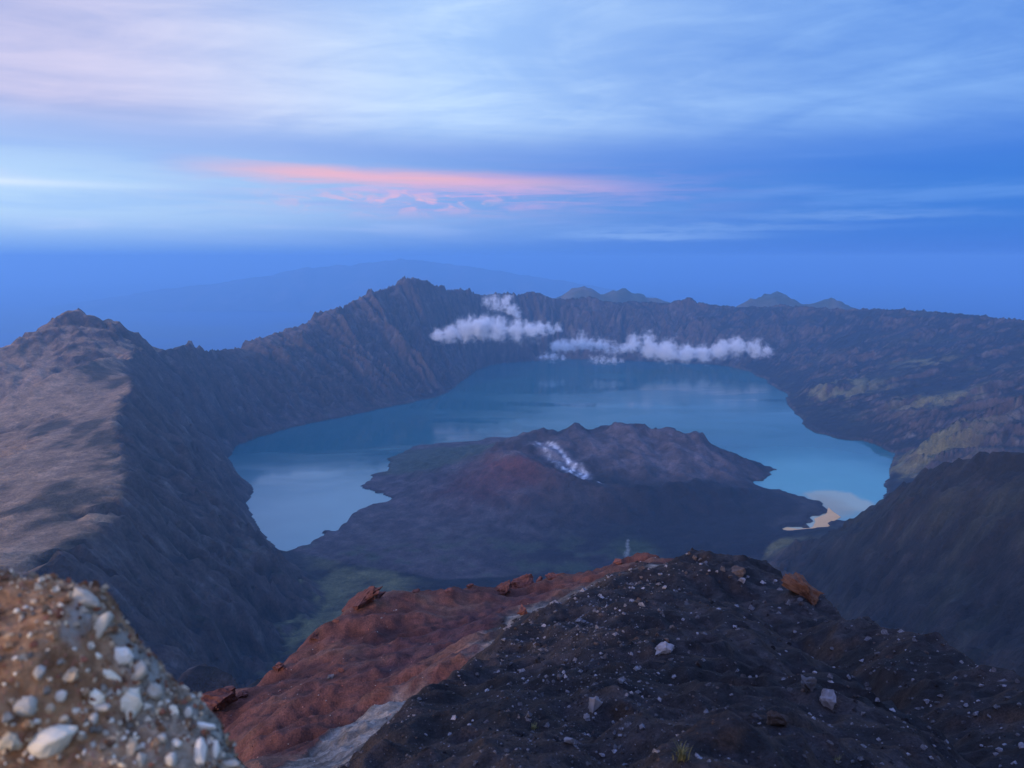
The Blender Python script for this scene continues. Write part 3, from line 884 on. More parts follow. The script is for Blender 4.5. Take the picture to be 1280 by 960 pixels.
def fstamp(pts, red, cream):
    for a, b in zip(pts[:-1], pts[1:]):
        n = max(2, int(2 * max(abs(b[0] - a[0]) / (azs[1] - azs[0]), abs(b[1] - a[1]) / (lrs[1] - lrs[0]))))
        for t in np.linspace(0, 1, n):
            a_, l_, q_ = (a[k] * (1 - t) + b[k] * t for k in range(3))
            j = int(round((a_ + FA) / (azs[1] - azs[0]))); i = int(round((l_ - lrs[0]) / (lrs[1] - lrs[0])))
            if 0 <= i < NR and 0 <= j < NA:
                fxs[i, j] += 1; fq[i, j] += q_; fr[i, j] += red; fcm[i, j] += cream


def P_(l):
    return [fpix(*p) for p in l]


def polar(l):
    return [(math.radians(a), math.log(r), q) for a, r, q in l]


left_edge = [(455, 985, 4.1), (470, 962, 4.6), (490, 930, 5.4), (515, 895, 6.8), (536, 868, 8.2), (575, 838, 10.2), (605, 818, 12), (640, 792, 14.5), (680, 768, 17), (720, 745, 20), (760, 727, 23), (800, 713, 25.5), (845, 700, 28), (865, 689, 29), (885, 682, 30), (905, 680, 30.5), (930, 682, 30.5)]
right_edge = [(930, 682, 30.5), (945, 688, 30.3), (960, 702, 29.5), (970, 714, 28.5), (1000, 732, 26.5), (1030, 749, 24), (1065, 768, 22), (1100, 784, 20), (1150, 802, 17.5), (1200, 822, 15.5), (1250, 839, 13.5), (1280, 846, 12.5), (1340, 880, 10.5), (1420, 930, 8), (1500, 990, 6)]
near_crest = [(900, 765, 16.5), (930, 793, 14), (975, 830, 11), (1010, 853, 9.5), (1050, 880, 8.2), (1090, 930, 6.2), (1130, 965, 5.0), (1200, 1040, 3.6)]
gully = [(948, 776, 21), (962, 786, 20.5), (1000, 812, 18.5), (1050, 850, 16), (1100, 892, 13), (1160, 932, 10), (1230, 985, 7.5)]
crest = [(258, 893, 43), (270, 880, 45), (300, 868, 47), (325, 850, 48), (345, 832, 50), (375, 808, 52), (400, 792, 53), (440, 764, 56), (480, 742, 60), (510, 738, 61), (540, 739, 62), (570, 735, 64), (600, 731, 66), (640, 729, 69), (660, 728, 70), (700, 722, 72), (740, 712, 75), (770, 703, 77), (800, 696, 78), (830, 698, 75), (852, 702, 70), (900, 712, 60)]
fstamp(P_(left_edge), 0, 0)
fstamp(P_(right_edge), 0, 0)
fstamp(P_(near_crest), 0, 0)
fstamp(P_(gully), 0, 0)
for l in ([(640, 960, 3.3), (850, 955, 3.2), (1000, 965, 3.9)], [(560, 930, 4.8), (700, 880, 6.3), (800, 870, 6.6), (900, 872, 7.0)], [(700, 812, 11), (780, 790, 13), (850, 768, 16)], [(820, 735, 20.5), (860, 732, 22.5)], [(900, 700, 27), (920, 700, 27)],
          [(1000, 770, 21), (1080, 800, 18)], [(1100, 840, 14.5), (1160, 860, 12.8), (1220, 885, 11.2), (1300, 915, 9.3)], [(560, 870, 8.0), (660, 812, 12.2)]):
    fstamp(P_(l), 0, 0)
fstamp(P_(crest), 1, 0)
fstamp([(a, l + math.log(1.4), q + 0.22) for a, l, q in P_(crest)], 1, 0)
for l in ([(300, 955, 24), (350, 930, 28), (420, 880, 36), (500, 838, 42), (560, 800, 48), (640, 758, 56), (720, 728, 64)], [(330, 885, 40), (400, 830, 46), (470, 780, 52)], [(340, 960, 22), (430, 900, 30), (520, 850, 36)]):
    fstamp(P_(l), 1, 0)
for l in ([(652, 795, 33), (640, 772, 45), (690, 757, 47), (740, 736, 52), (790, 715, 58), (825, 705, 62)], [(533, 884, 20), (500, 898, 20), (450, 915, 21), (405, 945, 21), (380, 970, 19)], [(482, 950, 11), (520, 905, 15)]):
    fstamp(P_(l), 0, 1)
fstamp(P_([(560, 862, 24), (590, 838, 28), (620, 812, 31)]), 0.8, 0.45)
fstamp(P_([(390, 935, 24), (440, 905, 25), (500, 880, 27), (530, 868, 28)]), 0.1, 0.9)
fstamp(P_([(275, 925, 16), (300, 945, 14.5), (320, 965, 14)]), 0, 0)
fstamp(polar([(-64, .5, 3.3), (64, .5, 3.3)]), 0, 0)
fstamp(polar([(-64, 1.25, 1.25), (-20, 1.25, 1.27), (20, 1.25, 1.29), (64, 1.25, 1.35)]), 0, 0)
fstamp(polar([(-64, 2.3, .88), (-30, 2.4, .86), (-18, 2.9, .82)]), 0, 0)
fstamp(polar([(-64, 8, 1.0), (-28, 8, 0.98), (-20, 8, 0.9)]), 0, 0)
fstamp(polar([(-64, 40, .95), (-27, 36, .84)]), 1, 0)
fstamp(polar([(19, 45, .62), (28, 42, .72), (40, 36, .8), (64, 28, .9)]), 0, 0)
fstamp(polar([(-64, 240, .95), (64, 240, .92)]), 0, 0)
fm = fxs > 0
fd = np.maximum(fxs, 1)
its = (500, 400, 300, 220, 150, 90)
Q = laplace(fm.astype(float), fq / fd, its)
WR = laplace(fm.astype(float), fr / fd, its)
WC = laplace(fm.astype(float), fcm / fd, its)
Q = blur(Q, 3)
FX = RR * np.sin(AZ); FY = RR * np.cos(AZ); FZ = -RR * Q
cell = RR * (azs[1] - azs[0])
redm = smooth(0.35, 0.65, WR + 0.12 * fbm(FX / 2.5, FY / 2.5, 4, seed=400))
crm = smooth(-0.5 + 0.35 * smooth(32, 45, RR), -0.05 + 0.3 * smooth(32, 45, RR), fbm(FX / 6.0, FY / 6.0, 4, 0.6, seed=407)) * smooth(0.35, 0.6, WC + 0.45 * fbm(FX / 4.5, FY / 4.5, 5, 0.6, seed=405))
for k, (wl, am) in enumerate([(9.0, 0.55), (4.5, 0.34), (2.2, 0.30), (1.1, 0.19), (0.55, 0.095), (0.27, 0.042), (0.13, 0.022), (0.065, 0.011)]):
    okk = smooth(2.5, 5.0, wl / cell)
    near = smooth(0.7, 3.0, RR) if wl > 1 else 1.0
    dark_a = okk * near * am * np.where(wl > 0.12 * RR + 1.2, 0.35, 1.0)
    nz = ridged(FX / wl, FY / wl, 1, seed=410 + k) - 0.65 if k in (1, 3, 4) else perlin(FX / wl, FY / wl, 410 + k)
    FZ = FZ + nz * dark_a * (1 - 0.15 * redm * (wl < 3))
# rills running down the red slope
rill = ridged((FX * 0.93 + FY * 0.36) / 30 + 0.3, (FY * 0.93 - FX * 0.36) / 6.5, 4, 0.55, seed=430) - 0.6
FZ = FZ + rill * 2.3 * redm * smooth(20, 32, RR)
FZ = FZ - 0.5 * crm * smooth(10, 20, RR) * (0.5 + fbm(FX / 3, FY / 3, 3, seed=440))

fa1 = fbm(FX / 5, FY / 5, 5, 0.55, seed=450); fa2 = fbm(FX / 0.8, FY / 0.8, 4, 0.6, seed=455)
ash = np.array((0.018, 0.0145, 0.0155)); ash2 = np.array((0.038, 0.030, 0.029)); redc = np.array((0.118, 0.044, 0.030)); redd = np.array((0.052, 0.021, 0.018)); reda = np.array((0.175, 0.082, 0.050)); crc = np.array((0.25, 0.20, 0.15))
FC = lerp(np.broadcast_to(ash, RR.shape + (3,)), ash2, smooth(-0.15, 0.45, fa2 + fa1 * 0.6))
RC = lerp(np.broadcast_to(redc, RR.shape + (3,)), reda, smooth(0.0, 0.5, fa1 + rill * 0.7))
RC = lerp(RC, redd, smooth(0.05, -0.45, fa1 * 0.6 + rill * 1.2))
for (px, py, r, rad_) in [(545, 812, 44, 3.2), (575, 797, 47, 3.0), (605, 780, 50, 3.4), (520, 828, 41, 2.2), (635, 752, 57, 3.2), (530, 855, 34, 1.6)]:
    v = ray(px, py); v = v * (r / math.hypot(v[0], v[1]))
    dd = np.hypot(FX - v[0], FY - v[1])
    RC = lerp(RC, np.array((0.075, 0.032, 0.03)), smooth(rad_ * 1.8, rad_ * 0.5, dd + fa1 * 3.5) * 0.9)
fgz = np.hypot(*np.gradient(blur(FZ, 2))) / (cell + 1e-9)
FC = lerp(FC, np.array((0.046, 0.028, 0.019)), smooth(0.75, 1.5, fgz + fa2 * 0.3) * 0.8)
FC = lerp(FC, np.array((0.013, 0.011, 0.011)), smooth(0.1, -0.4, fa1 + fa2 * 0.5) * 0.7)
FC = lerp(FC, RC, redm)
FC = lerp(FC, crc, crm * (0.6 + 0.4 * smooth(-0.3, 0.2, fa2)))
FC = np.clip(FC * (1 + 0.3 * fa2[..., None]), 0.01, 0.8)
FGF = grid_faces(NR, NA)
FCO = np.stack([FX, FY, FZ], -1)
isred = ((redm + crm) > 0.5).ravel()[FGF].sum(1) >= 2
ga = np.gradient(FCO, axis=0); gb = np.gradient(FCO, axis=1)
FN = np.cross(gb, ga); FN /= np.linalg.norm(FN, axis=-1, keepdims=True) + 1e-12
FCOf = FCO.reshape(-1, 3); FNf = FN.reshape(-1, 3); FCf = FC.reshape(-1, 3)
scree_mat = ground_mat("dark_scree", 6.0, 44.0, 0.06, 0.72)
red_mat = ground_mat("red_ash", 1.1, 9.0, 0.2, 0.5)


def sub_fore(name, sel, mat, label):
    f = FGF[sel]
    ids, inv = np.unique(f, return_inverse=True)
    link(name, mesh_np(name, FCOf[ids], inv.reshape(-1, 4), FNf[ids], {'soil': FCf[ids]}), mat, label=label, kind='structure')


sub_fore('scree_ridge', ~isred, scree_mat, 'near ridge of dark volcanic gravel strewn with pale stones')
sub_fore('red_slope', isred, red_mat, 'slope of red volcanic ash with a pale cream band above the crater')


def ground_at(az, r):
    return bilin(FZ, np.atleast_1d((np.log(r) - lrs[0]) / (lrs[1] - lrs[0])), np.atleast_1d((az + FA) / (azs[1] - azs[0])))


def hit(px, py):
    """first point of the foreground ground seen at a pixel of the photograph"""
    v = ray(px, py); a = math.atan2(v[0], v[1]); h = math.hypot(v[0], v[1])
    r = np.exp(np.linspace(math.log(1.0), math.log(200), 1600))
    below = r * v[2] / h < ground_at(np.full_like(r, a), r)
    k = int(np.argmax(below)) if below.any() else -1
    rr = r[k]
    return np.array((rr * math.sin(a), rr * math.cos(a), float(ground_at(a, rr)[0])))


# ------------------------------------------------------------------ rocks
def rock_mesh(name, seed, sub=2, flat=(1, 1, 1), cuts=7, rough=0.12, round_=0):
    """angular stone: hull of random points, split and roughened; round_ > 0 wears the edges"""
    rng = random.Random(seed)
    bm = bmesh.new()
    for _ in range(cuts + 7):
        d = Vector((rng.gauss(0, 1), rng.gauss(0, 1), rng.gauss(0, 1))).normalized()
        bm.verts.new(d * rng.uniform(0.85, 1.12))
    h = bmesh.ops.convex_hull(bm, input=bm.verts)
    bmesh.ops.delete(bm, geom=list({e for e in h['geom_interior'] + h['geom_unused'] if isinstance(e, bmesh.types.BMVert)}), context='VERTS')
    for k in range(max(0, sub - 1)):
        bmesh.ops.subdivide_edges(bm, edges=bm.edges[:], cuts=1, use_grid_fill=True)
        if k < round_:
            for _ in range(2):
                bmesh.ops.smooth_vert(bm, verts=bm.verts[:], factor=0.5, use_axis_x=True, use_axis_y=True, use_axis_z=True)
        am = rough * 0.55 ** k
        for v in bm.verts:
            v.co *= 1 + rng.uniform(-am, am)
    bmesh.ops.triangulate(bm, faces=bm.faces[:])
    m_ = max(v.co.length for v in bm.verts)
    for v in bm.verts:
        v.co = Vector((v.co.x * flat[0], v.co.y * flat[1], v.co.z * flat[2])) / m_ * 1.08
    me = bpy.data.meshes.new(name)
    bm.to_mesh(me); bm.free()
    me.polygons.foreach_set('use_smooth', [round_ > 0] * len(me.polygons))
    return me


def stone_mat(name, a, b_, scale=3.0, bd=0.02):
    m, g, bs, out = new_mat(name)
    tc = g.n.new('ShaderNodeTexCoord').outputs['Object']
    oi = g.n.new('ShaderNodeObjectInfo').outputs['Random']
    v = g.vm('ADD', tc, g.comb(g.m('MULTIPLY', oi, 37.0), oi, 0.0))
    n = g.noise(v, scale, 6.0, 0.65)
    c = g.mix(g.ss(n, 0.32, 0.68), a + (1,), b_ + (1,))
    f = g.ss(oi, 0.0, 1.0, 0.7, 1.25, 'LINEAR')
    g.put(bs.inputs['Base Color'], g.vm('MULTIPLY', c, g.comb(f, f, f)))
    bump(g, bs, n, 0.7, bd)
    return m


M_pale = stone_mat("pale_stone", (0.13, 0.118, 0.125), (0.25, 0.232, 0.24))
M_grey = stone_mat("grey_stone", (0.05, 0.045, 0.046), (0.11, 0.10, 0.10))
M_brown = stone_mat("brown_stone", (0.05, 0.036, 0.031), (0.11, 0.078, 0.064))
M_red = stone_mat("red_stone", (0.075, 0.028, 0.024), (0.17, 0.065, 0.045))
M_rust = stone_mat("rust_stone", (0.085, 0.035, 0.022), (0.19, 0.085, 0.045))
M_cream = stone_mat("cream_stone", (0.42, 0.36, 0.28), (0.66, 0.60, 0.50))


def place_rock(name, px, py, w, h, mat, label, cat='rock', group=None, seed=1, depth=0.9, tilt=0.0, sink=0.25, sub=3, cuts=8):
    """w, h: visible width and height in photo pixels"""
    p = hit(px, py)
    dist = np.linalg.norm(p)
    rx = w / F_PX * dist / 2 * 1.15; rz = h / F_PX * dist / 2 * 1.2
    me = rock_mesh(name, seed, sub + (cat == 'crag' and sub < 4), (rx, rx * depth, rz), cuts + 3 * (cat == 'crag'), 0.2 + 0.02 * (cat == 'crag'))
    me.materials.append(mat)
    o = link(name, me, None, label=label, cat=cat, group=group)
    o.location = (p[0], p[1] + rx * depth * 0.3, p[2] + rz * (1 - 2 * sink) * 0.5)
    o.rotation_euler = (0, tilt, random.Random(seed).uniform(-0.6, 0.6))
    return o


place_rock('rock', 744, 889, 20, 20, M_pale, 'squarish pale rock on the open gravel below the flat grey block', seed=21)
place_rock('rock', 733, 899, 9, 9, M_pale, 'little pale rock touching the squarish pale rock', seed=22, sub=2)
place_rock('rock', 830, 817, 22, 17, M_pale, 'flat grey block alone on the upper gravel slope', seed=23, tilt=-0.2)
place_rock('rock', 712, 930, 14, 12, M_pale, 'small grey rock in bare gravel downslope of the squarish pale rock', seed=24, sub=2)
place_rock('rock', 1036, 884, 17, 32, M_pale, 'upright pale slab at the edge of the dark gully', seed=25, cuts=5)
place_rock('rock', 1010, 862, 26, 24, M_grey, 'rounded grey boulder beside the upright pale slab', seed=26)
place_rock('rock', 972, 908, 24, 22, M_brown, 'brown boulder half sunk in gravel below the upright slab', seed=27)
place_rock('rock', 921, 718, 20, 14, M_brown, 'dull brown boulder on the hump of the scree ridge', seed=28)
place_rock('rock', 928, 728, 10, 9, M_pale, 'small pale wedge leaning below the dull brown boulder', seed=29, sub=2)
place_rock('rock', 916, 692, 12, 8, M_cream, 'tan cobble on top of the hump of the scree ridge', seed=30, sub=2)
place_rock('rock', 700, 850, 10, 9, M_grey, 'dark grey cobble on the left side of the scree ridge', seed=31, sub=2)
place_rock('rust_crag', 1004, 744, 44, 28, M_rust, 'rust orange crag rising behind the right shoulder of the scree ridge', cat='crag', seed=32, sub=4, cuts=10, tilt=0.45)
place_rock('red_crag', 452, 757, 52, 22, M_red, 'long slanting red crag on the crest of the ash slope', cat='crag', seed=33, sub=4, tilt=-0.5, cuts=9)
place_rock('red_crag', 655, 735, 34, 20, M_red, 'dark red crag with blunt end on the ash crest', cat='crag', seed=34, sub=4, tilt=-0.25, cuts=9)
place_rock('red_crag', 629, 742, 30, 13, M_red, 'low dark red ledge next to the blunt crag', cat='crag', seed=35, sub=4, tilt=-0.4)
place_rock('red_crag', 609, 730, 12, 13, M_red, 'small red knob standing alone on the ash crest', cat='crag', seed=36)
place_rock('red_crag', 268, 884, 46, 30, M_red, 'red crag at the lower end of the ash crest beside the pebbly boulder', cat='crag', seed=37, sub=4, tilt=-0.4)
place_rock('red_crag', 366, 815, 40, 18, M_red, 'low red crag on the edge where the ash crest steepens', cat='crag', seed=38, sub=4, tilt=-0.55)
place_rock('red_crag', 690, 724, 18, 9, M_red, 'small red outcrop near the upper end of the ash crest', cat='crag', seed=39)
place_rock('red_crag', 745, 710, 22, 9, M_red, 'flat red outcrop at the top of the ash slope', cat='crag', seed=40)
place_rock('rock', 655, 768, 14, 16, M_red, 'dark red block beside the cream band', seed=41)
place_rock('rock', 413, 849, 9, 7, M_grey, 'grey stone lying high on the red ash slope', seed=42, sub=2)

for k, (px, py, w, h) in enumerate([(300, 872, 16, 8), (322, 855, 18, 9), (392, 800, 14, 8), (418, 782, 16, 8), (474, 748, 20, 10), (520, 741, 10, 5), (560, 739, 12, 5), (588, 735, 10, 6), (674, 727, 12, 8), (716, 718, 14, 7), (772, 705, 14, 6), (426, 840, 9, 6), (348, 838, 16, 10)]):
    place_rock('red_rock', px, py, w, h, M_red, 'small broken red rock along the ash crest', group='red rocks along the ash crest', seed=60 + k, tilt=-0.3)
# scattered cobbles: each a thing of its own
rng = random.Random(77)
protos = []
for k in range(10):
    for mt, nm in ((M_pale, 'pale'), (M_grey, 'grey'), (M_brown, 'brown')):
        me = rock_mesh('cobble', 500 + k, 2, (1, rng.uniform(.7, 1.1), rng.uniform(.5, .8)), 7)
        me.materials.append(mt); protos.append((me, nm))


def cobble_place(px, py, r):
    if r > 21:
        return 'on the hump of the scree ridge'
    if px > 945 and py < 700 + (px - 945) * 0.5 + 90:
        return 'on the far side of the dark gully'
    if px > 960:
        return 'beside the dark gully'
    if px < 690 and py > 780:
        return 'on the gravel near the cream band'
    if r < 5.5:
        return 'in the gravel around the green grass tuft'
    return 'on the open flank of the scree ridge'


made = 0
while made < 230:
    px = rng.uniform(480, 1279); py = rng.uniform(690, 958)
    p = hit(px, py)
    r = math.hypot(p[0], p[1])
    if r > 33:
        continue
    i = int((math.log(r) - lrs[0]) / (lrs[1] - lrs[0])); j = int((math.atan2(p[0], p[1]) + FA) / (azs[1] - azs[0]))
    if redm[i, j] + crm[i, j] > 0.4:
        continue
    me, nm = protos[rng.choice((0, 0, 1, 1, 1, 2)) + 3 * rng.randrange(10)]
    s_ = np.linalg.norm(p) / F_PX * min(9.0, 3.0 / (rng.random() ** 0.55 + 0.05) * 0.8 + 2.0) * 0.5
    size_w = 'larger' if s_ * F_PX / np.linalg.norm(p) > 2.9 else 'small'
    place = cobble_place(px, py, r)
    o = link('cobble', me, None, label=size_w + ' ' + nm + ' cobble ' + place, cat='cobble', group=size_w + ' ' + nm + ' cobbles ' + place)
    o.location = (p[0], p[1], p[2] + s_ * 0.02)
    o.scale = (s_, s_, s_)
    o.rotation_euler = (rng.uniform(-.5, .5), rng.uniform(-.5, .5), rng.uniform(0, 6.28))
    made += 1


# gravel too small to pick apart
def gravel(name, count, seed, sel, lo, hi, palette, label):
    r_ = np.random.RandomState(seed)
    bv = np.array([(1, 0, 0), (-1, 0, 0), (0, 1, 0), (0, -1, 0), (.3, .2, 1), (-.2, -.3, 1), (0, 0, -1)], float)
    bf = np.array([(0, 2, 4), (2, 1, 4), (1, 5, 4), (1, 3, 5), (3, 0, 5), (0, 4, 5), (2, 0, 6), (1, 2, 6), (3, 1, 6), (0, 3, 6)])
    cand_a = r_.uniform(-FA, FA, count * 6); cand_l = r_.uniform(math.log(1.6), math.log(75.0), count * 6)
    i = np.clip(((cand_l - lrs[0]) / (lrs[1] - lrs[0])).astype(int), 0, NR - 1); j = np.clip(((cand_a + FA) / (azs[1] - azs[0])).astype(int), 0, NA - 1)
    clus = fbm(FX[i, j] / (0.25 * RR[i, j]), FY[i, j] / (0.25 * RR[i, j]), 3, seed=seed)
    ok = sel[i, j] & (r_.rand(len(i)) < 0.16 + 1.7 * np.clip(clus, 0, 1))
    ca, cl = cand_a[ok][:count], cand_l[ok][:count]
    n = len(ca); r = np.exp(cl)
    size = r * (lo * (hi / lo) ** (r_.rand(n) ** 2.6))
    z = ground_at(ca, r) + size * 0.02
    cen = np.stack([r * np.sin(ca), r * np.cos(ca), z], -1)
    jit = 1 + r_.uniform(-0.3, 0.3, (n, len(bv), 1))
    sc = np.stack([r_.uniform(.8, 1.3, n), r_.uniform(.7, 1.1, n), r_.uniform(.45, .9, n)], -1)
    th = r_.rand(n) * 6.28
    v = bv[None] * jit * sc[:, None]
    vx = v[..., 0] * np.cos(th)[:, None] - v[..., 1] * np.sin(th)[:, None]; vy = v[..., 0] * np.sin(th)[:, None] + v[..., 1] * np.cos(th)[:, None]
    v = np.stack([vx, vy, v[..., 2]], -1) * size[:, None, None] + cen[:, None]
    f = (bf[None] + (np.arange(n) * len(bv))[:, None, None]).reshape(-1, 3)
    pal = np.array(palette)
    col = pal[r_.randint(0, len(pal), n)] * r_.uniform(.6, 1.3, (n, 1))
    col = np.repeat(col, len(bv), 0)
    me = mesh_np(name, v.reshape(-1, 3), f, None, {'soil': np.clip(col, 0, .85)}, smooth_shade=False)
    link(name, me, scree_mat, label=label, kind='stuff')


gravel('gravel', 42000, 600, (redm + crm) < 0.3, 0.0009, 0.0058, [(.022, .019, .02), (.03, .026, .026), (.03, .026, .026), (.05, .044, .045), (.07, .062, .064), (.10, .092, .096), (.13, .12, .126), (.17, .16, .168), (.24, .225, .235), (.06, .042, .036)], 'fine pale and dark gravel strewn over the scree ridge')
gravel('grit_cover', 38000, 605, (redm + crm) < 0.3, 0.0005, 0.0021, [(.022, .019, .02), (.03, .026, .026), (.05, .044, .045), (.09, .08, .084), (.15, .14, .15), (.06, .042, .036)], 'fine dark grit covering the scree ridge')
gravel('ash_gravel', 5000, 601, (redm + crm) > 0.6, 0.0006, 0.002, [(.20, .07, .05), (.26, .12, .09), (.13, .05, .04), (.3, .26, .22)], 'fine red gravel strewn over the ash slope')


# ------------------------------------------------------------------ grass tufts
def tuft(px, py, hpx, n, label, seed):
    p = hit(px, py); d = np.linalg.norm(p); h = hpx / F_PX * d
    rng = random.Random(seed)
    vs, fs = [], []
    for k in range(n):
        a = rng.uniform(0, 6.28); l = h * rng.uniform(.5, 1.1); lean = rng.uniform(.1, .8) * l; w = h * 0.045
        bx, by = rng.gauss(0, h * .16), rng.gauss(0, h * .16)
        px_, py_ = -math.sin(a) * w, math.cos(a) * w
        b0 = len(vs)
        for t in (0, .4, .75, 1):
            q = lean * t * t; ww = 1 - t * 0.92
            vs.append((bx + math.cos(a) * q + px_ * ww, by + math.sin(a) * q + py_ * ww, l * (t - 0.25 * t * t) - 0.1 * h))
            vs.append((bx + math.cos(a) * q - px_ * ww, by + math.sin(a) * q - py_ * ww, l * (t - 0.25 * t * t) - 0.1 * h))
        for t in range(3):
            fs.append((b0 + 2 * t, b0 + 2 * t + 1, b0 + 2 * t + 3, b0 + 2 * t + 2))
    me = bpy.data.meshes.new('grass_tuft'); me.from_pydata(vs, [], fs)
    o = link('grass_tuft', me, M_grass, label=label, cat='grass', group='grass tufts on the scree')
    o.location = p


M_grass = stone_mat("dry_grass", (0.10, 0.10, 0.035), (0.20, 0.18, 0.08), 8.0, 0.001)
tuft(852, 948, 20, 60, 'yellow green grass tuft in open gravel at the foot of the ridge', 1)
tuft(668, 912, 10, 30, 'short dry straw tuft beside the squarish pale rock', 2)
tuft(1046, 952, 9, 26, 'short pale tuft beneath the brown boulder', 3)

# ------------------------------------------------------------------ pebbly boulder
sil = [(-420, 760), (-250, 715), (-100, 712), (0, 730), (60, 738), (100, 741), (117, 757), (128, 785), (158, 828), (185, 862), (205, 885), (240, 908), (262, 930), (292, 960), (330, 1010), (350, 1080), (330, 1180), (250, 1300), (80, 1400), (-200, 1420), (-450, 1330), (-560, 1150), (-540, 920)]
cxp, cyp = -60.0, 1075.0
dist_b = 1.15
fwd = np.array((0, CP, -SP)); up = np.array((0, SP, CP)); rgt = np.array((1.0, 0, 0))
cen = ray(cxp, cyp) * dist_b
k_ = dist_b / F_PX
phs = np.array([math.atan2(cyp - y_, x_ - cxp) for x_, y_ in sil]); rds = np.array([math.hypot(x_ - cxp, y_ - cyp) for x_, y_ in sil]) * k_
od = np.argsort(phs); phs, rds = phs[od], rds[od]
phs = np.concatenate([phs - 2 * np.pi, phs, phs + 2 * np.pi]); rds = np.tile(rds, 3)
bm = bmesh.new(); bmesh.ops.create_icosphere(bm, subdivisions=6, radius=1.0)
U = np.array([v.co[:] for v in bm.verts]); BF = np.array([[v.index for v in f.verts] for f in bm.faces]); bm.free()
a_, b2, c_ = U @ rgt, U @ up, U @ fwd
ip = np.sqrt(np.clip(1 - c_ ** 2, 0, 1))
Rp = np.interp(np.arctan2(b2, a_), phs, rds)
dep = 0.34
Rv = Rp * ip ** 1.0 + dep * (1 - ip)
BP = (a_ * Rv)[:, None] * rgt + (b2 * Rv)[:, None] * up + (c_ * (dep * np.abs(c_) ** 0.3))[:, None] * fwd


def n3d(P, s, seed):
    return perlin(P[:, 0] * s + P[:, 2] * s * .31, P[:, 1] * s + P[:, 2] * s * .83, seed) * .6 + perlin(P[:, 2] * s + P[:, 0] * s * .4, P[:, 0] * s - P[:, 1] * s * .7, seed + 7) * .6


dsp = sum(n3d(BP, s_, 700 + i_) * am for i_, (s_, am) in enumerate([(5, .018), (11, .012), (24, .008), (50, .007), (100, .0042), (200, .002)]))
BP = BP + U * dsp[:, None] + cen
bo = mesh_np('boulder_mass', BP, BF)
m, g, b, out = new_mat("pebbly_conglomerate")
pos = g.n.new('ShaderNodeNewGeometry').outputs['Position']
n_a = g.noise(pos, 6.0, 5.0, 0.6, 0.4); n_b = g.noise(pos, 26.0, 6.0, 0.65); n_c = g.noise(pos, 110.0, 4.0, 0.6)
xs_ = g.sep(pos)[0]
brown = g.mix(g.ss(n_b, 0.35, 0.65), (0.18, 0.08, 0.03, 1), (0.42, 0.22, 0.095, 1))  # brown stone, brightened so the colour carries the warm light on it
brown = g.mix(g.ss(n_c, 0.55, 0.72), brown, (0.36, 0.13, 0.07, 1))
greyc = g.mix(g.ss(n_b, 0.35, 0.68), (0.15, 0.12, 0.075, 1), (0.40, 0.33, 0.22, 1))
mixf = g.ss(g.m('ADD', xs_, g.m('MULTIPLY', g.m('SUBTRACT', n_a, 0.5), 0.5)), -0.62, -0.46)
cc = g.mix(mixf, brown, greyc)
cc = g.mix(g.ss(n_a, 0.55, 0.7), cc, (0.34, 0.29, 0.21, 1))
g.put(b.inputs['Base Color'], cc)
bump(g, b, g.m('ADD', n_b, g.m('MULTIPLY', n_c, 0.4)), 0.8, 0.012)
root = link('pebbly_boulder', None, label='warm brown boulder studded with white pebbles, close to the red crag', cat='boulder')
root.location = Vector((float(cen[0]), float(cen[1]), float(BP[:, 2].min())))
bpy.context.view_layer.update()
inv_root = root.matrix_world.inverted()


def kid(name, me, mat):
    o = link(name, me, mat, parent=root)
    o.matrix_parent_inverse = inv_root
    return o


kid('boulder_mass', bo, m)
from mathutils.bvhtree import BVHTree
bvh = BVHTree.FromPolygons([tuple(p) for p in BP], [tuple(int(q) for q in f) for f in BF])
M_peb = stone_mat("warm_lit_white_pebble", (0.66, 0.50, 0.28), (0.86, 0.72, 0.48), 2.0, 0.01)  # pebble colours warmed and brightened to hold the warm light on them
M_peb2 = stone_mat("tan_pebble", (0.38, 0.23, 0.11), (0.62, 0.44, 0.25), 2.0, 0.01)
M_peb3 = stone_mat("warm_lit_grey_pebble", (0.46, 0.38, 0.25), (0.70, 0.60, 0.44), 2.0, 0.01)
pebs = [(8, 932, 30, 34, 0, 0), (57, 929, 76, 42, -.45, 0), (160, 884, 32, 40, .2, 0), (117, 871, 25, 22, 0, 0), (140, 842, 36, 20, .5, 0), (102, 827, 12, 14, 0, 1), (106, 750, 32, 18, .6, 2), (126, 782, 16, 34, .5, 2), (152, 820, 22, 18, .6, 2), (171, 843, 18, 24, .6, 2), (192, 864, 22, 16, .4, 2),
        (216, 890, 20, 22, 0, 0), (234, 893, 9, 14, 0, 2), (250, 910, 34, 13, .25, 2), (10, 795, 16, 10, -.4, 1), (20, 763, 8, 8, 0, 0), (28, 772, 5, 7, 0, 2), (33, 883, 24, 20, 0, 2), (60, 886, 20, 14, -.3, 1), (84, 848, 26, 20, -.4, 1), (126, 886, 20, 12, 0, 2), (116, 898, 9, 12, 0, 2), (160, 938, 16, 30, .3, 1), (170, 922, 10, 12, 0, 0),
        (248, 945, 16, 36, .1, 2), (268, 942, 10, 26, 0, 2), (286, 957, 22, 12, 0, 2), (175, 952, 12, 18, .2, 2), (75, 870, 12, 16, 0, 2), (140, 925, 16, 12, .3, 1), (48, 840, 12, 14, 0, 2), (70, 780, 10, 9, 0, 1), (42, 752, 10, 7, 0, 1), (200, 925, 14, 12, 0, 2), (222, 930, 12, 10, 0, 2), (213, 950, 12, 14, 0, 2), (38, 905, 12, 10, 0, 1), (100, 920, 12, 10, 0, 1)]
prg = random.Random(9)
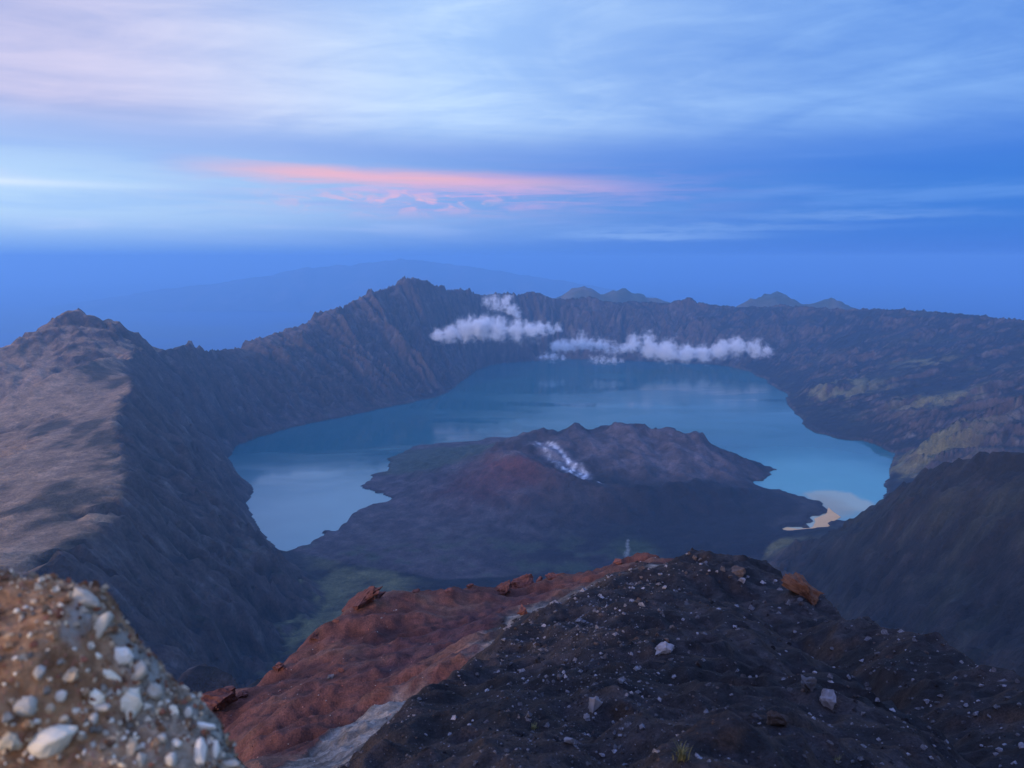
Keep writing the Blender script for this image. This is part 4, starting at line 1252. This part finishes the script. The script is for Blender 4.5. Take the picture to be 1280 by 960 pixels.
for _ in range(110):
    pebs.append((prg.uniform(0, 280), prg.triangular(755, 958, 950), prg.choice((4, 5, 6, 8, 10, 14)) * prg.uniform(.8, 1.2), prg.uniform(4, 9), prg.uniform(-.6, .6), prg.choice((0, 1, 1, 2, 2))))
for q, (px, py, w, h, rot, mt) in enumerate(pebs):
    loc = None
    for back in range(0, 14, 2):
        v = ray(px - back, py + back); v = v / np.linalg.norm(v)
        loc, nor, _, dd = bvh.ray_cast(Vector((0, 0, 0)), Vector(v), 3.0)
        if loc is not None:
            break
    if loc is None:
        continue
    sx_, sz_ = w / F_PX * dd / 2 * 1.12, h / F_PX * dd / 2 * 1.12
    me = rock_mesh('pebble', 900 + q, 4 if w >= 20 else 3 if w > 11 else 2, (sx_, min(sx_, sz_) * 0.9, sz_), 14, 0.11, 1 + (q % 2))
    me.materials.append((M_peb, M_peb2, M_peb3)[mt])
    o = link('pebble', me, None, parent=root)
    o.matrix_parent_inverse = inv_root
    o.rotation_euler = (-PITCH - 0.3, rot, 0)
    o.location = loc + nor * min(sx_, sz_) * (0.25 if mt == 2 and q < 38 else -0.42)

# grit crust over the boulder
grg = np.random.RandomState(31)
toc = -BP / np.linalg.norm(BP, axis=1, keepdims=True)
vis = np.where((U * toc).sum(1) > -0.25)[0]
pick = grg.choice(vis, 11000, replace=True)
bv = np.array([(1, 0, 0), (-1, 0, 0), (0, 1, 0), (0, -1, 0), (.3, .2, 1), (-.2, -.3, 1), (0, 0, -1)], float)
bf = np.array([(0, 2, 4), (2, 1, 4), (1, 5, 4), (1, 3, 5), (3, 0, 5), (0, 4, 5), (2, 0, 6), (1, 2, 6), (3, 1, 6), (0, 3, 6)])
sz = 0.0012 * (7.0 ** (grg.rand(len(pick)) ** 2.2))
pv_ = bv[None] * (1 + grg.uniform(-.35, .35, (len(pick), 7, 1))) * grg.uniform(.7, 1.3, (len(pick), 1, 3)) * sz[:, None, None] + (BP[pick] + grg.normal(0, .002, (len(pick), 3)))[:, None]
pf_ = (bf[None] + (np.arange(len(pick)) * 7)[:, None, None]).reshape(-1, 3)
pal = np.array([(.20, .10, .045), (.30, .17, .08), (.14, .07, .035), (.40, .30, .18), (.26, .21, .14), (.55, .45, .30), (.16, .13, .09), (.28, .10, .05)])
gc = np.repeat(pal[grg.randint(0, len(pal), len(pick))] * grg.uniform(.7, 1.2, (len(pick), 1)), 7, 0)
grit = kid('grit', mesh_np('grit', pv_.reshape(-1, 3), pf_, None, {'soil': gc}, smooth_shade=False), ground_mat("boulder_grit", 40.0, 160.0, 0.002, 0.3))
grit['kind'] = 'stuff'
